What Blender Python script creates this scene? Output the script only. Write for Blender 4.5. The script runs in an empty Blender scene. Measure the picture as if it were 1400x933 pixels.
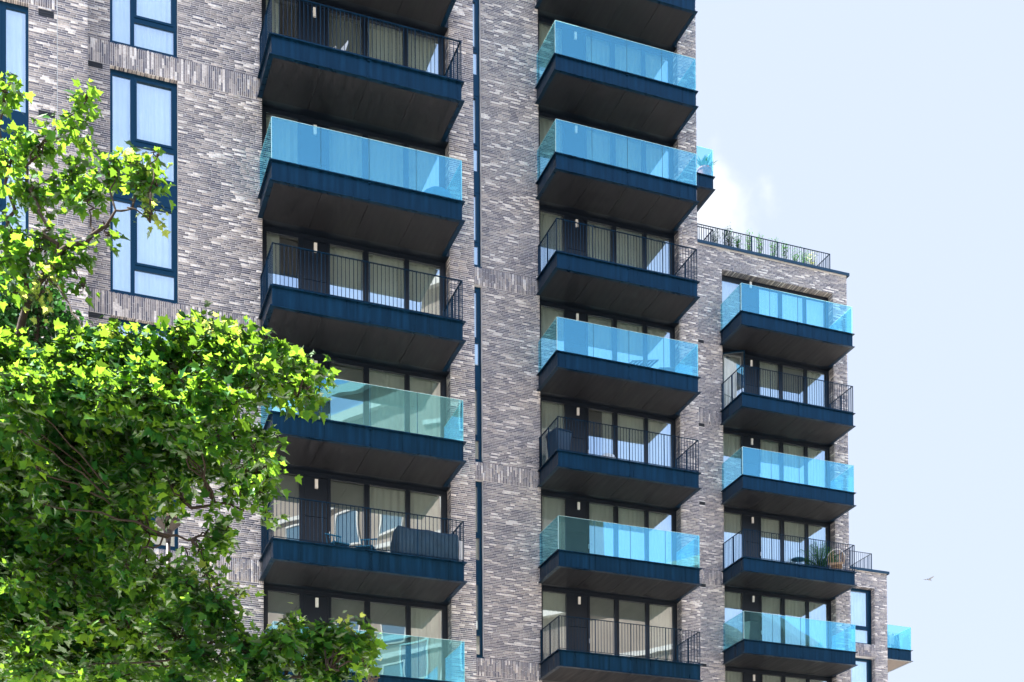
import bpy, math, random
import numpy as np
from mathutils import Vector, Matrix

scene = bpy.context.scene
col = scene.collection
rng = random.Random(7)
nr = np.random.default_rng(11)

# ------------------------------------------------------------------ camera, sky, sun, exposure
FPX, CXP, CYP = 1901.88, 700.0, 1433.14          # focal length and principal point, in pixels of a 1400 px wide frame
CR = Vector((0.9377067, -0.3473764, -0.0059809))  # camera right
CD = Vector((-0.0004211, 0.0160785, -0.9998706))  # camera down
CF = Vector((0.3474276, 0.9375879, 0.0149307))    # camera forward
cd = bpy.data.cameras.new('camera')
cam = bpy.data.objects.new('camera', cd)
col.objects.link(cam)
M3 = Matrix((CR, -CD, -CF)).transposed()
cam.matrix_world = M3.to_4x4()
cd.sensor_width = 36.0
cd.lens = FPX / 1400 * 36
cd.shift_y = (CYP - 466.5) / 1400
cd.clip_start = 0.1
cd.clip_end = 3000
scene.camera = cam

SUN_AZ = Vector((-0.985, 0.14, 0)).normalized()   # horizontal direction towards the sun: far left, just behind the facade plane
SUN_EL = math.radians(61)
world = bpy.data.worlds.new('World')
scene.world = world
world.use_nodes = True
wn, wl = world.node_tree.nodes, world.node_tree.links
wn.clear()
wo = wn.new('ShaderNodeOutputWorld')
bg = wn.new('ShaderNodeBackground')
sky = wn.new('ShaderNodeTexSky')
sky.sky_type = 'NISHITA'
sky.sun_disc = False
sky.sun_elevation = SUN_EL
sky.sun_rotation = math.atan2(SUN_AZ.x, SUN_AZ.y)
sky.air_density = 1.0
sky.dust_density = 3.0
sky.ozone_density = 2.0
bg.inputs['Strength'].default_value = 0.15
geo = wn.new('ShaderNodeTexCoord')
mp = wn.new('ShaderNodeMapping'); mp.inputs['Scale'].default_value = (1.0, 1.0, 2.2)
nz = wn.new('ShaderNodeTexNoise'); nz.inputs['Scale'].default_value = 2.3; nz.inputs['Detail'].default_value = 7; nz.inputs['Roughness'].default_value = 0.55
mr = wn.new('ShaderNodeMapRange'); mr.inputs['From Min'].default_value = 0.50; mr.inputs['From Max'].default_value = 0.78; mr.inputs['To Max'].default_value = 0.35
wl.new(geo.outputs['Generated'], mp.inputs['Vector']); wl.new(mp.outputs['Vector'], nz.inputs['Vector']); wl.new(nz.outputs['Fac'], mr.inputs['Value'])
# one cloud bank standing beside the tower
def pix_dir(px, py):
    return (CR * ((px - CXP) / FPX) + CD * ((py - CYP) / FPX) + CF).normalized()
cdir = pix_dir(972, 272)
dp = wn.new('ShaderNodeVectorMath'); dp.operation = 'DISTANCE'; dp.inputs[1].default_value = cdir
nv = wn.new('ShaderNodeVectorMath'); nv.operation = 'NORMALIZE'
wl.new(geo.outputs['Generated'], nv.inputs[0]); wl.new(nv.outputs[0], dp.inputs[0])
n2 = wn.new('ShaderNodeTexNoise'); n2.inputs['Scale'].default_value = 34; n2.inputs['Detail'].default_value = 8
wl.new(geo.outputs['Generated'], n2.inputs['Vector'])
ad = wn.new('ShaderNodeMath'); ad.operation = 'MULTIPLY_ADD'; ad.inputs[1].default_value = 0.075; wl.new(n2.outputs['Fac'], ad.inputs[0]); wl.new(dp.outputs['Value'], ad.inputs[2])
m2 = wn.new('ShaderNodeMapRange'); m2.inputs['From Min'].default_value = 0.076; m2.inputs['From Max'].default_value = 0.044; m2.inputs['To Max'].default_value = 0.7
m2.interpolation_type = 'SMOOTHSTEP'
wl.new(ad.outputs[0], m2.inputs['Value'])
mx = wn.new('ShaderNodeMath'); mx.operation = 'MAXIMUM'; wl.new(mr.outputs[0], mx.inputs[0]); wl.new(m2.outputs[0], mx.inputs[1])
mix = wn.new('ShaderNodeMix'); mix.data_type = 'RGBA'
# thin high haze, thick over the far side of the building and thinning evenly towards the street side
sdv = Vector((-0.3, 0.954, 0.0))
dt = wn.new('ShaderNodeVectorMath'); dt.operation = 'DOT_PRODUCT'; dt.inputs[1].default_value = sdv
wl.new(nv.outputs[0], dt.inputs[0])
hz = wn.new('ShaderNodeMapRange'); hz.inputs['From Min'].default_value = -0.75; hz.inputs['From Max'].default_value = 0.35; hz.inputs['To Min'].default_value = 0.25; hz.inputs['To Max'].default_value = 0.96
hz.interpolation_type = 'SMOOTHSTEP'
wl.new(dt.outputs['Value'], hz.inputs['Value'])
veil = wn.new('ShaderNodeMix'); veil.data_type = 'RGBA'; veil.inputs['B'].default_value = (1.10, 1.245, 1.55, 1)
wl.new(hz.outputs[0], veil.inputs['Factor']); wl.new(sky.outputs[0], veil.inputs['A'])
wl.new(mx.outputs[0], mix.inputs['Factor']); wl.new(veil.outputs['Result'], mix.inputs['A']); mix.inputs['B'].default_value = (1.8, 1.85, 1.92, 1)
wl.new(mix.outputs['Result'], bg.inputs['Color'])
wl.new(bg.outputs[0], wo.inputs['Surface'])

sd = bpy.data.lights.new('sun', 'SUN')
sd.energy = 5.0
sd.angle = math.radians(0.5)
sd.color = (1.0, 0.955, 0.89)
sun = bpy.data.objects.new('sun', sd)
col.objects.link(sun)
sdir = Vector((SUN_AZ.x * math.cos(SUN_EL), SUN_AZ.y * math.cos(SUN_EL), math.sin(SUN_EL)))
sun.rotation_euler = sdir.to_track_quat('Z', 'Y').to_euler()
sun.location = (0, 0, 60)

scene.view_settings.view_transform = 'Standard'
scene.view_settings.look = 'None'
scene.view_settings.exposure = 2.2
scene.view_settings.gamma = 1.0
scene.view_settings.use_curve_mapping = False
scene.cycles.max_bounces = 10
scene.cycles.transparent_max_bounces = 24

# ------------------------------------------------------------------ materials
MATS = {}
def mat(name, color, rough=0.6, metal=0.0, spec=0.5, noise=0.0, nscale=6.0, bump=0.0, bscale=40.0, coord='Object'):
    m = bpy.data.materials.new(name); m.use_nodes = True
    nt = m.node_tree; b = nt.nodes['Principled BSDF']
    b.inputs['Base Color'].default_value = (*color, 1)
    b.inputs['Roughness'].default_value = rough
    b.inputs['Metallic'].default_value = metal
    b.inputs['Specular IOR Level'].default_value = spec
    tc = nt.nodes.new('ShaderNodeTexCoord')
    if noise:
        n = nt.nodes.new('ShaderNodeTexNoise'); n.inputs['Scale'].default_value = nscale; n.inputs['Detail'].default_value = 6
        nt.links.new(tc.outputs[coord], n.inputs['Vector'])
        r = nt.nodes.new('ShaderNodeMapRange'); r.inputs['From Min'].default_value = 0.25; r.inputs['From Max'].default_value = 0.75
        r.inputs['To Min'].default_value = 1 - noise; r.inputs['To Max'].default_value = 1 + noise
        nt.links.new(n.outputs['Fac'], r.inputs['Value'])
        mu = nt.nodes.new('ShaderNodeVectorMath'); mu.operation = 'SCALE'; mu.inputs[0].default_value = color
        nt.links.new(r.outputs[0], mu.inputs['Scale']); nt.links.new(mu.outputs[0], b.inputs['Base Color'])
    if bump:
        n = nt.nodes.new('ShaderNodeTexNoise'); n.inputs['Scale'].default_value = bscale; n.inputs['Detail'].default_value = 5
        nt.links.new(tc.outputs[coord], n.inputs['Vector'])
        bp = nt.nodes.new('ShaderNodeBump'); bp.inputs['Strength'].default_value = bump; bp.inputs['Distance'].default_value = 0.01
        nt.links.new(n.outputs['Fac'], bp.inputs['Height']); nt.links.new(bp.outputs[0], b.inputs['Normal'])
    if name in ('steel', 'soffit'):
        g = nt.nodes.new('ShaderNodeNewGeometry'); mpp = nt.nodes.new('ShaderNodeMapping'); mpp.inputs['Scale'].default_value = (9, 9, 0.5) if name == 'steel' else (7, 0.7, 1)
        n = nt.nodes.new('ShaderNodeTexNoise'); n.inputs['Scale'].default_value = 1.0; n.inputs['Detail'].default_value = 6
        nt.links.new(g.outputs['Position'], mpp.inputs['Vector']); nt.links.new(mpp.outputs[0], n.inputs['Vector'])
        r = nt.nodes.new('ShaderNodeMapRange'); r.inputs['From Min'].default_value = 0.3; r.inputs['From Max'].default_value = 0.75
        r.inputs['To Min'].default_value = rough - 0.06; r.inputs['To Max'].default_value = rough + 0.22
        nt.links.new(n.outputs['Fac'], r.inputs['Value']); nt.links.new(r.outputs[0], b.inputs['Roughness'])
        r2 = nt.nodes.new('ShaderNodeMapRange'); r2.inputs['From Min'].default_value = 0.42; r2.inputs['From Max'].default_value = 0.8
        r2.inputs['To Min'].default_value = 1.0; r2.inputs['To Max'].default_value = 3.0 if name == 'steel' else 1.9
        nt.links.new(n.outputs['Fac'], r2.inputs['Value'])
        mu = nt.nodes.new('ShaderNodeVectorMath'); mu.operation = 'SCALE'; mu.inputs[0].default_value = color
        nt.links.new(r2.outputs[0], mu.inputs['Scale']); nt.links.new(mu.outputs[0], b.inputs['Base Color'])
    if name in ('steel', 'frame', 'coping'): b.inputs['Specular Tint'].default_value = (0.25, 0.66, 1.0, 1)
    MATS[name] = m
    return m

mat('mortar', (0.78, 0.76, 0.75), 0.9, noise=0.15, nscale=3)
mat('steel', (0.001, 0.009, 0.022), 0.30, noise=0.12, nscale=2.0, spec=0.36)
mat('frame', (0.001, 0.014, 0.034), 0.34, spec=0.55, noise=0.08)
mat('cladding', (0.003, 0.008, 0.017), 0.42, spec=0.5, noise=0.1, nscale=1.5)
mat('soffit', (0.0055, 0.0065, 0.010), 0.6, noise=0.35, nscale=1.3)
mat('vent', (0.015, 0.018, 0.024), 0.6)
mat('lamp_white', (0.85, 0.83, 0.78), 0.4)
mat('room', (0.34, 0.34, 0.33), 0.9)
mat('coping', (0.02, 0.04, 0.065), 0.45)
mat('joint', (0.45, 0.50, 0.52), 0.7)
mat('gasket', (0.01, 0.05, 0.06), 0.5)
mat('roof', (0.3, 0.3, 0.3), 0.9)
mat('paving', (0.42, 0.38, 0.33), 0.9, noise=0.2, nscale=0.3)
mat('asphalt', (0.055, 0.055, 0.057), 0.9, noise=0.2, nscale=1)
mat('bark', (0.045, 0.030, 0.022), 0.9, noise=0.4, nscale=14, bump=0.6, bscale=30)
mat('terracotta_pink', (0.50, 0.17, 0.15), 0.7)
mat('dark_fabric', (0.015, 0.045, 0.075), 0.8, noise=0.3, nscale=4, bump=0.5, bscale=12)
mat('bin_plastic', (0.012, 0.04, 0.075), 0.45)
mat('blue_fabric', (0.02, 0.16, 0.26), 0.8, noise=0.15)
mat('teak', (0.20, 0.13, 0.08), 0.7, noise=0.3, nscale=9)
mat('wicker', (0.52, 0.36, 0.22), 0.8, noise=0.3, nscale=40, bump=0.8, bscale=90)
mat('white_metal', (0.75, 0.76, 0.76), 0.4)
mat('lamp_metal', (0.022, 0.015, 0.012), 0.5)
mat('globe', (0.42, 0.30, 0.19), 0.35)
mat('linen', (0.72, 0.78, 0.80), 0.9, noise=0.12)
mat('dark_linen', (0.10, 0.25, 0.33), 0.9)
mat('twig', (0.19, 0.14, 0.11), 0.9)
mat('bird', (0.32, 0.34, 0.37), 0.8)
mat('opp_brick', (0.17, 0.14, 0.12), 0.9, noise=0.18, nscale=0.6)
mat('opp_band', (0.36, 0.36, 0.35), 0.7)
mat('opp_glass', (0.05, 0.10, 0.15), 0.05, spec=1.0)
mat('water_blue', (0.25, 0.5, 0.62), 0.4)

def brick_mat(name, single):
    m = bpy.data.materials.new(name); m.use_nodes = True
    nt = m.node_tree; b = nt.nodes['Principled BSDF']
    b.inputs['Roughness'].default_value = 0.85
    b.inputs['Specular IOR Level'].default_value = 0.3
    if single:
        a = nt.nodes.new('ShaderNodeObjectInfo'); src = a.outputs['Random']
    else:
        a = nt.nodes.new('ShaderNodeAttribute'); a.attribute_name = 'tone'; src = a.outputs['Fac']
    tc = nt.nodes.new('ShaderNodeTexCoord')
    g = nt.nodes.new('ShaderNodeNewGeometry')
    n0 = nt.nodes.new('ShaderNodeTexNoise'); n0.inputs['Scale'].default_value = 0.9; n0.inputs['Detail'].default_value = 3
    nt.links.new(g.outputs['Position'], n0.inputs['Vector'])
    r0 = nt.nodes.new('ShaderNodeMapRange'); r0.inputs['From Min'].default_value = 0.3; r0.inputs['From Max'].default_value = 0.7
    r0.inputs['To Min'].default_value = -0.11; r0.inputs['To Max'].default_value = 0.11
    nt.links.new(n0.outputs['Fac'], r0.inputs['Value'])
    ad = nt.nodes.new('ShaderNodeMath'); ad.operation = 'ADD'; ad.use_clamp = True
    nt.links.new(src, ad.inputs[0]); nt.links.new(r0.outputs[0], ad.inputs[1])
    cr = nt.nodes.new('ShaderNodeValToRGB')
    e = cr.color_ramp.elements
    e[0].position = 0.0; e[0].color = (0.115, 0.115, 0.15, 1)
    e[1].position = 1.0; e[1].color = (0.76, 0.72, 0.68, 1)
    for p_, c_ in ((0.30, (0.20, 0.19, 0.21, 1)), (0.55, (0.31, 0.285, 0.285, 1)), (0.75, (0.44, 0.395, 0.37, 1)), (0.86, (0.60, 0.55, 0.52, 1))):
        x = e.new(p_); x.color = c_
    nt.links.new(ad.outputs[0], cr.inputs['Fac'])
    n = nt.nodes.new('ShaderNodeTexNoise'); n.inputs['Scale'].default_value = 22; n.inputs['Detail'].default_value = 4
    nt.links.new(g.outputs['Position'], n.inputs['Vector'])
    r = nt.nodes.new('ShaderNodeMapRange'); r.inputs['From Min'].default_value = 0.25; r.inputs['From Max'].default_value = 0.75
    r.inputs['To Min'].default_value = 0.72; r.inputs['To Max'].default_value = 1.28
    nt.links.new(n.outputs['Fac'], r.inputs['Value'])
    mu = nt.nodes.new('ShaderNodeVectorMath'); mu.operation = 'SCALE'
    nt.links.new(cr.outputs['Color'], mu.inputs[0]); nt.links.new(r.outputs[0], mu.inputs['Scale'])
    nt.links.new(mu.outputs[0], b.inputs['Base Color'])
    MATS[name] = m
brick_mat('brick', False)
brick_mat('brick_single', True)

def glass_mat(name, tint, refl, rough=0.0, gcol=(1, 1, 1), warp=0.05):
    m = bpy.data.materials.new(name); m.use_nodes = True
    nt = m.node_tree; nt.nodes.clear()
    o = nt.nodes.new('ShaderNodeOutputMaterial')
    t = nt.nodes.new('ShaderNodeBsdfTransparent'); t.inputs['Color'].default_value = (*tint, 1)
    g = nt.nodes.new('ShaderNodeBsdfGlossy'); g.inputs['Roughness'].default_value = rough; g.inputs['Color'].default_value = (*gcol, 1)
    f = nt.nodes.new('ShaderNodeFresnel'); f.inputs['IOR'].default_value = 1.5
    a = nt.nodes.new('ShaderNodeMath'); a.operation = 'ADD'; a.use_clamp = True; a.inputs[1].default_value = refl
    tc = nt.nodes.new('ShaderNodeNewGeometry')
    # thin sheet: the same reflectance from either side
    io = nt.nodes.new('ShaderNodeMath'); io.operation = 'MULTIPLY_ADD'; io.inputs[1].default_value = 1 / 1.5 - 1.5; io.inputs[2].default_value = 1.5
    nt.links.new(tc.outputs['Backfacing'], io.inputs[0]); nt.links.new(io.outputs[0], f.inputs['IOR'])
    n = nt.nodes.new('ShaderNodeTexNoise'); n.inputs['Scale'].default_value = 0.8; n.inputs['Detail'].default_value = 1
    nt.links.new(tc.outputs['Position'], n.inputs['Vector'])
    bp = nt.nodes.new('ShaderNodeBump'); bp.inputs['Strength'].default_value = warp; bp.inputs['Distance'].default_value = 0.05
    nt.links.new(n.outputs['Fac'], bp.inputs['Height']); nt.links.new(bp.outputs[0], g.inputs['Normal'])
    mi = nt.nodes.new('ShaderNodeMixShader')
    nt.links.new(f.outputs[0], a.inputs[0]); nt.links.new(a.outputs[0], mi.inputs['Fac'])
    nt.links.new(t.outputs[0], mi.inputs[1]); nt.links.new(g.outputs[0], mi.inputs[2]); nt.links.new(mi.outputs[0], o.inputs['Surface'])
    MATS[name] = m
glass_mat('window_glass', (0.90, 0.96, 0.93), 0.42, gcol=(0.86, 0.95, 1.0))
glass_mat('rail_glass', (0.76, 0.95, 0.96), 0.155, gcol=(0.34, 0.84, 1.0))

def thin_mat(name, c1, c2, tr, noise=0.0, gloss=0.0, vary=False, hue=0.0):
    m = bpy.data.materials.new(name); m.use_nodes = True
    nt = m.node_tree; nt.nodes.clear()
    o = nt.nodes.new('ShaderNodeOutputMaterial')
    d = nt.nodes.new('ShaderNodeBsdfDiffuse'); d.inputs['Color'].default_value = (*c1, 1)
    t = nt.nodes.new('ShaderNodeBsdfTranslucent'); t.inputs['Color'].default_value = (*c2, 1)
    mi = nt.nodes.new('ShaderNodeMixShader'); mi.inputs['Fac'].default_value = tr
    nt.links.new(d.outputs[0], mi.inputs[1]); nt.links.new(t.outputs[0], mi.inputs[2])
    out = mi.outputs[0]
    if noise:
        g = nt.nodes.new('ShaderNodeNewGeometry')
        for sh, c in ((d, c1), (t, c2)):
            n = nt.nodes.new('ShaderNodeTexNoise'); n.inputs['Scale'].default_value = 1.7; n.inputs['Detail'].default_value = 5
            if not vary: nt.links.new(g.outputs['Position'], n.inputs['Vector'])
            r = nt.nodes.new('ShaderNodeMapRange'); r.inputs['From Min'].default_value = 0.0 if vary else 0.3; r.inputs['From Max'].default_value = 1.0 if vary else 0.7
            r.inputs['To Min'].default_value = 1 - noise; r.inputs['To Max'].default_value = 1 + noise
            nt.links.new(g.outputs['Random Per Island'] if vary else n.outputs['Fac'], r.inputs['Value'])
            mu = nt.nodes.new('ShaderNodeVectorMath'); mu.operation = 'SCALE'; mu.inputs[0].default_value = c
            nt.links.new(r.outputs[0], mu.inputs['Scale'])
            nt.links.new(mu.outputs[0], sh.inputs['Color'])
    if gloss:
        gl = nt.nodes.new('ShaderNodeBsdfGlossy'); gl.inputs['Roughness'].default_value = 0.5; gl.inputs['Color'].default_value = (.28, .38, .26, 1)
        fr = nt.nodes.new('ShaderNodeFresnel'); fr.inputs['IOR'].default_value = 1.16
        m2_ = nt.nodes.new('ShaderNodeMixShader'); nt.links.new(fr.outputs[0], m2_.inputs['Fac'])
        nt.links.new(out, m2_.inputs[1]); nt.links.new(gl.outputs[0], m2_.inputs[2]); out = m2_.outputs[0]
    nt.links.new(out, o.inputs['Surface'])
    MATS[name] = m
thin_mat('curtain', (0.88, 0.93, 0.84), (0.6, 0.6, 0.5), 0.25, noise=0.08)
thin_mat('blind', (0.30, 0.33, 0.30), (0.2, 0.2, 0.2), 0.1, noise=0.1)
thin_mat('leaf', (0.010, 0.062, 0.018), (0.52, 0.95, 0.07), 0.28, noise=0.4, gloss=1, vary=True)
thin_mat('sunlit_yellow_leaf', (0.26, 0.36, 0.06), (0.75, 0.80, 0.18), 0.5, noise=0.3, gloss=1, vary=True)  # sunlight on the sprays painted in as a brighter, yellower leaf
thin_mat('dark_leaf', (0.025, 0.085, 0.022), (0.06, 0.22, 0.03), 0.35, noise=0.4, gloss=1, vary=True)
thin_mat('palm_leaf', (0.05, 0.18, 0.03), (0.12, 0.35, 0.04), 0.3, noise=0.3, vary=True)
thin_mat('agave_leaf', (0.05, 0.24, 0.17), (0.05, 0.25, 0.15), 0.15)
thin_mat('glass_edge', (0.90, 0.97, 0.95), (0.8, 0.97, 0.92), 0.3)

# ------------------------------------------------------------------ helpers
def tag(o, label=None, cat=None, group=None, kind=None):
    if label: o['label'] = label
    if cat: o['category'] = cat
    if group: o['group'] = group
    if kind: o['kind'] = kind
    return o

def empty(name, loc=(0, 0, 0), rz=0.0, parent=None):
    o = bpy.data.objects.new(name, None); col.objects.link(o)
    o.location = loc; o.rotation_euler.z = rz; o.empty_display_size = 0.2
    if parent: o.parent = parent
    return o

BOXF = [(0, 3, 2, 1), (4, 5, 6, 7), (0, 1, 5, 4), (1, 2, 6, 5), (2, 3, 7, 6), (3, 0, 4, 7)]
class MB:
    def __init__(s): s.v = []; s.f = []
    def box(s, x0, x1, y0, y1, z0, z1):
        b = len(s.v)
        s.v += [(x0, y0, z0), (x1, y0, z0), (x1, y1, z0), (x0, y1, z0), (x0, y0, z1), (x1, y0, z1), (x1, y1, z1), (x0, y1, z1)]
        s.f += [tuple(b + i for i in f) for f in BOXF]
        return s
    def hexa(s, pts):
        b = len(s.v); s.v += [tuple(p) for p in pts]; s.f += [tuple(b + i for i in f) for f in BOXF]; return s
    def quad(s, a, b_, c, d):
        b = len(s.v); s.v += [tuple(a), tuple(b_), tuple(c), tuple(d)]; s.f.append((b, b + 1, b + 2, b + 3)); return s
    def bar(s, a, b_, w, h=None, up=(0, 0, 1)):
        h = h or w; a = Vector(a); b_ = Vector(b_); d = (b_ - a).normalized(); u = Vector(up)
        if abs(d.dot(u)) > 0.95: u = Vector((1, 0, 0))
        sx = d.cross(u).normalized() * w / 2; sz = sx.cross(d).normalized() * h / 2
        s.hexa([a - sx - sz, a + sx - sz, b_ + sx - sz, b_ - sx - sz, a - sx + sz, a + sx + sz, b_ + sx + sz, b_ - sx + sz]); return s
    def tube(s, pts, rad, n=7, cap=True):
        pts = [Vector(p) for p in pts]; rings = []
        for i, p in enumerate(pts):
            d = (pts[min(i + 1, len(pts) - 1)] - pts[max(i - 1, 0)]).normalized()
            u = d.orthogonal().normalized() if i == 0 else (u - d * u.dot(d)).normalized()
            w = d.cross(u); b = len(s.v); r = rad[i] if hasattr(rad, '__len__') else rad
            for k in range(n):
                a = 2 * math.pi * k / n; s.v.append(tuple(p + (u * math.cos(a) + w * math.sin(a)) * r))
            rings.append(b)
        for i in range(len(rings) - 1):
            for k in range(n):
                k2 = (k + 1) % n; s.f.append((rings[i] + k, rings[i] + k2, rings[i + 1] + k2, rings[i + 1] + k))
        if cap:
            s.f.append(tuple(rings[0] + k for k in reversed(range(n)))); s.f.append(tuple(rings[-1] + k for k in range(n)))
        return s
    def lathe(s, prof, c=(0, 0, 0), n=16):
        return s.tube([(c[0], c[1], c[2] + z) for r, z in prof], [max(r, 0.001) for r, z in prof], n)
    def mesh(s, name, m, smooth=False):
        me = bpy.data.meshes.new(name); me.from_pydata(s.v, [], s.f); me.materials.append(MATS[m])
        if smooth: me.polygons.foreach_set('use_smooth', [True] * len(me.polygons))
        return me
    def build(s, name, m, parent=None, loc=(0, 0, 0), smooth=False):
        return link(name, s.mesh(name, m, smooth), parent, loc)

def link(name, me, parent=None, loc=(0, 0, 0), rot=None):
    o = bpy.data.objects.new(name, me); col.objects.link(o); o.location = loc
    if rot is not None: o.rotation_euler = rot
    if parent: o.parent = parent
    return o

def at(px, py, depth):
    """point seen at a pixel, at a distance in metres along the view axis"""
    return (CR * ((px - CXP) / FPX) + CD * ((py - CYP) / FPX) + CF) * depth

# ------------------------------------------------------------------ ground and street
GZ = -1.7
MB().box(-400, 400, -400, 400, GZ - 0.5, GZ).build('ground', 'paving')['kind'] = 'structure'
o = MB().box(-200, 200, -8, 10, GZ + 0.004, GZ + 0.012).build('road', 'asphalt'); o['kind'] = 'structure'
for yk in ((-8.3, -8.0), (10.0, 10.3)):
    MB().box(-200, 200, yk[0], yk[1], GZ + 0.004, GZ + 0.13).build('kerb', 'opp_band')['kind'] = 'structure'

# ------------------------------------------------------------------ the apartment building
H = 3.15
def Z(n): return 0.552 + H * n                 # top of the balcony flange at floor n
YL, YA, YB, YC, YD = 34.30, 35.724, 41.865, 47.976, 54.10
XL, XA, XB, XC, XD = 2.05, 12.27, 22.43, 32.53, 38.72
OX = {'A': 6.47, 'B': 16.63, 'C': 26.78}       # left edge of the balcony openings
OW = 5.10
RC = 0.32
TOP = 41.0
bld = empty('apartment_building', (12, 36, GZ))
tag(bld, 'tall stepped apartment building of grey mottled brick with dark steel balconies', 'apartment building')
bld_inv = Matrix.Translation((-12, -36, -GZ))
def B_(o):
    """parent to the building while keeping world coordinates"""
    o.parent = bld; o.matrix_parent_inverse = bld_inv
    return o

brick_v, single_left = [], [300]
TONES = np.array([0.10, 0.32, 0.50, 0.70, 0.97]); TW = np.array([0.21, 0.29, 0.26, 0.14, 0.10])
def tone():
    return float(nr.choice(TONES, p=TW) + nr.normal(0, 0.05))
class Bricks:
    def __init__(s): s.b = []
    def add(s, x0, x1, z0, z1, Y, axis=0):
        s.b.append((x0, x1, z0, z1, Y - nr.uniform(0.003, 0.008), Y + 0.03, axis))
    def build(s, parent, name='brickwork'):
        if not s.b: return
        n = len(s.b); a = np.array([q[:6] for q in s.b]); ax = np.array([q[6] for q in s.b])
        v = np.zeros((n, 8, 3))
        # front ring then back ring
        for k, (ix, iz) in enumerate(((0, 2), (1, 2), (1, 3), (0, 3))):
            v[:, k, 0] = a[:, ix]; v[:, k, 1] = a[:, 4]; v[:, k, 2] = a[:, iz]
            v[:, k + 4, 0] = a[:, ix]; v[:, k + 4, 1] = a[:, 5]; v[:, k + 4, 2] = a[:, iz]
        f = np.array([(0, 1, 2, 3), (0, 4, 5, 1), (1, 5, 6, 2), (2, 6, 7, 3), (3, 7, 4, 0)])
        F = (np.arange(n)[:, None, None] * 8 + f[None]).reshape(-1)
        me = bpy.data.meshes.new(name); me.vertices.add(n * 8); me.vertices.foreach_set('co', v.reshape(-1))
        me.loops.add(n * 20); me.loops.foreach_set('vertex_index', F.astype(np.int32))
        me.polygons.add(n * 5); me.polygons.foreach_set('loop_start', (np.arange(n * 5) * 4).astype(np.int32))
        me.update(calc_edges=True)
        at_ = me.attributes.new('tone', 'FLOAT', 'FACE')
        t = np.array([tone() for _ in range(n)])
        at_.data.foreach_set('value', np.repeat(t, 5).astype(np.float32))
        me.materials.append(MATS['brick'])
        o = bpy.data.objects.new(name, me); col.objects.link(o); o.parent = parent
        o['kind'] = 'stuff'
        return o

PITCH = H / 60
single_mesh = {}
def single_brick(parent, x0, x1, z0, z1, Y):
    w, h = round(x1 - x0, 2), round(z1 - z0, 2)
    if w <= 0 or h <= 0: return
    k = (w, h)
    if k not in single_mesh:
        single_mesh[k] = MB().box(-w / 2, w / 2, -0.01, 0.03, -h / 2, h / 2).mesh('brick', 'brick_single')
    o = link('brick', single_mesh[k], parent, ((x0 + x1) / 2, Y - nr.uniform(0, 0.004), (z0 + z1) / 2))

def fill_courses(bk, x0, x1, z0, z1, Y, holes, wall=None, singles=False):
    k0 = int(math.ceil((z0 - 0.552) / PITCH - 1e-6)); k1 = int(math.floor((z1 - 0.552) / PITCH + 1e-6))
    for k in range(k0, k1):
        za = 0.552 + k * PITCH; zb = za + PITCH - 0.0135
        spans = [(x0, x1)]
        for hx0, hx1, hz0, hz1 in holes:
            if hz0 < zb - 0.004 and hz1 > za + 0.004:
                ns = []
                for a, b in spans:
                    if hx1 <= a or hx0 >= b: ns.append((a, b))
                    else:
                        if hx0 > a: ns.append((a, hx0))
                        if hx1 < b: ns.append((hx1, b))
                spans = ns
        for a, b in spans:
            if b - a < 0.02: continue
            x = a + 0.001; first = True
            while x < b - 0.012:
                L = nr.choice((0.29, 0.22, 0.34, 0.14), p=(0.35, 0.3, 0.15, 0.2)) if not first else nr.uniform(0.08, 0.34)
                first = False
                e = min(x + L, b - 0.001)
                if b - e < 0.04: e = b - 0.001
                bk.add(x, e, za, zb, Y)
                x = e + 0.009

def fill_soldiers(bk, x0, x1, z0, z1, Y, wall=None):
    n = int(round((x1 - x0) / PITCH)); p_ = (x1 - x0) / n
    for i in range(n):
        xa = x0 + i * p_ + 0.0015; xb = xa + p_ - 0.011
        z = z0 + 0.002; first = True
        while z < z1 - 0.012:
            L = nr.choice((0.29, 0.24, 0.34)) if not first else nr.uniform(0.08, 0.34)
            first = False
            e = min(z + L, z1 - 0.002)
            if z1 - e < 0.05: e = z1 - 0.002
            if wall is not None and single_left[0] > 0 and e - z > 0.15:
                single_left[0] -= 1; single_brick(wall, xa, xb, z, e, Y)
            else: bk.add(xa, xb, z, e, Y)
            z = e + 0.011

def front_wall(x0, x1, z0, z1, Y, openings, bands, bx0=None, bz0=8.0, bx1=None, extra_holes=(), depth=0.45, singles=()):
    """mortar backing with real openings, and the courses of bricks laid on it"""
    xs = sorted({x0, x1, *[min(max(v, x0), x1) for o_ in openings for v in o_[:2]]})
    zs = sorted({z0, z1, *[min(max(v, z0), z1) for o_ in openings for v in o_[2:]]})
    mb = MB()
    for i in range(len(xs) - 1):
        run = None
        for j in range(len(zs) - 1):
            cx, cz = (xs[i] + xs[i + 1]) / 2, (zs[j] + zs[j + 1]) / 2
            solid = not any(a < cx < b and c < cz < d for a, b, c, d in openings)
            if solid: run = (run[0] if run else zs[j], zs[j + 1])
            if (not solid or j == len(zs) - 2) and run:
                mb.box(xs[i], xs[i + 1], Y, Y + depth, run[0], run[1]); run = None
    w = B_(mb.build('wall', 'mortar'))
    bk = Bricks()
    bx0 = x0 if bx0 is None else bx0; bx1 = x1 if bx1 is None else bx1
    holes = list(openings) + [b for b in bands] + list(extra_holes)
    fill_courses(bk, bx0, bx1, bz0, z1, Y, holes)
    for b in bands:
        if b[3] > bz0: fill_soldiers(bk, b[0], b[1], b[2], b[3], Y, w if b in singles else None)
    bk.build(w)
    return w

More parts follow.
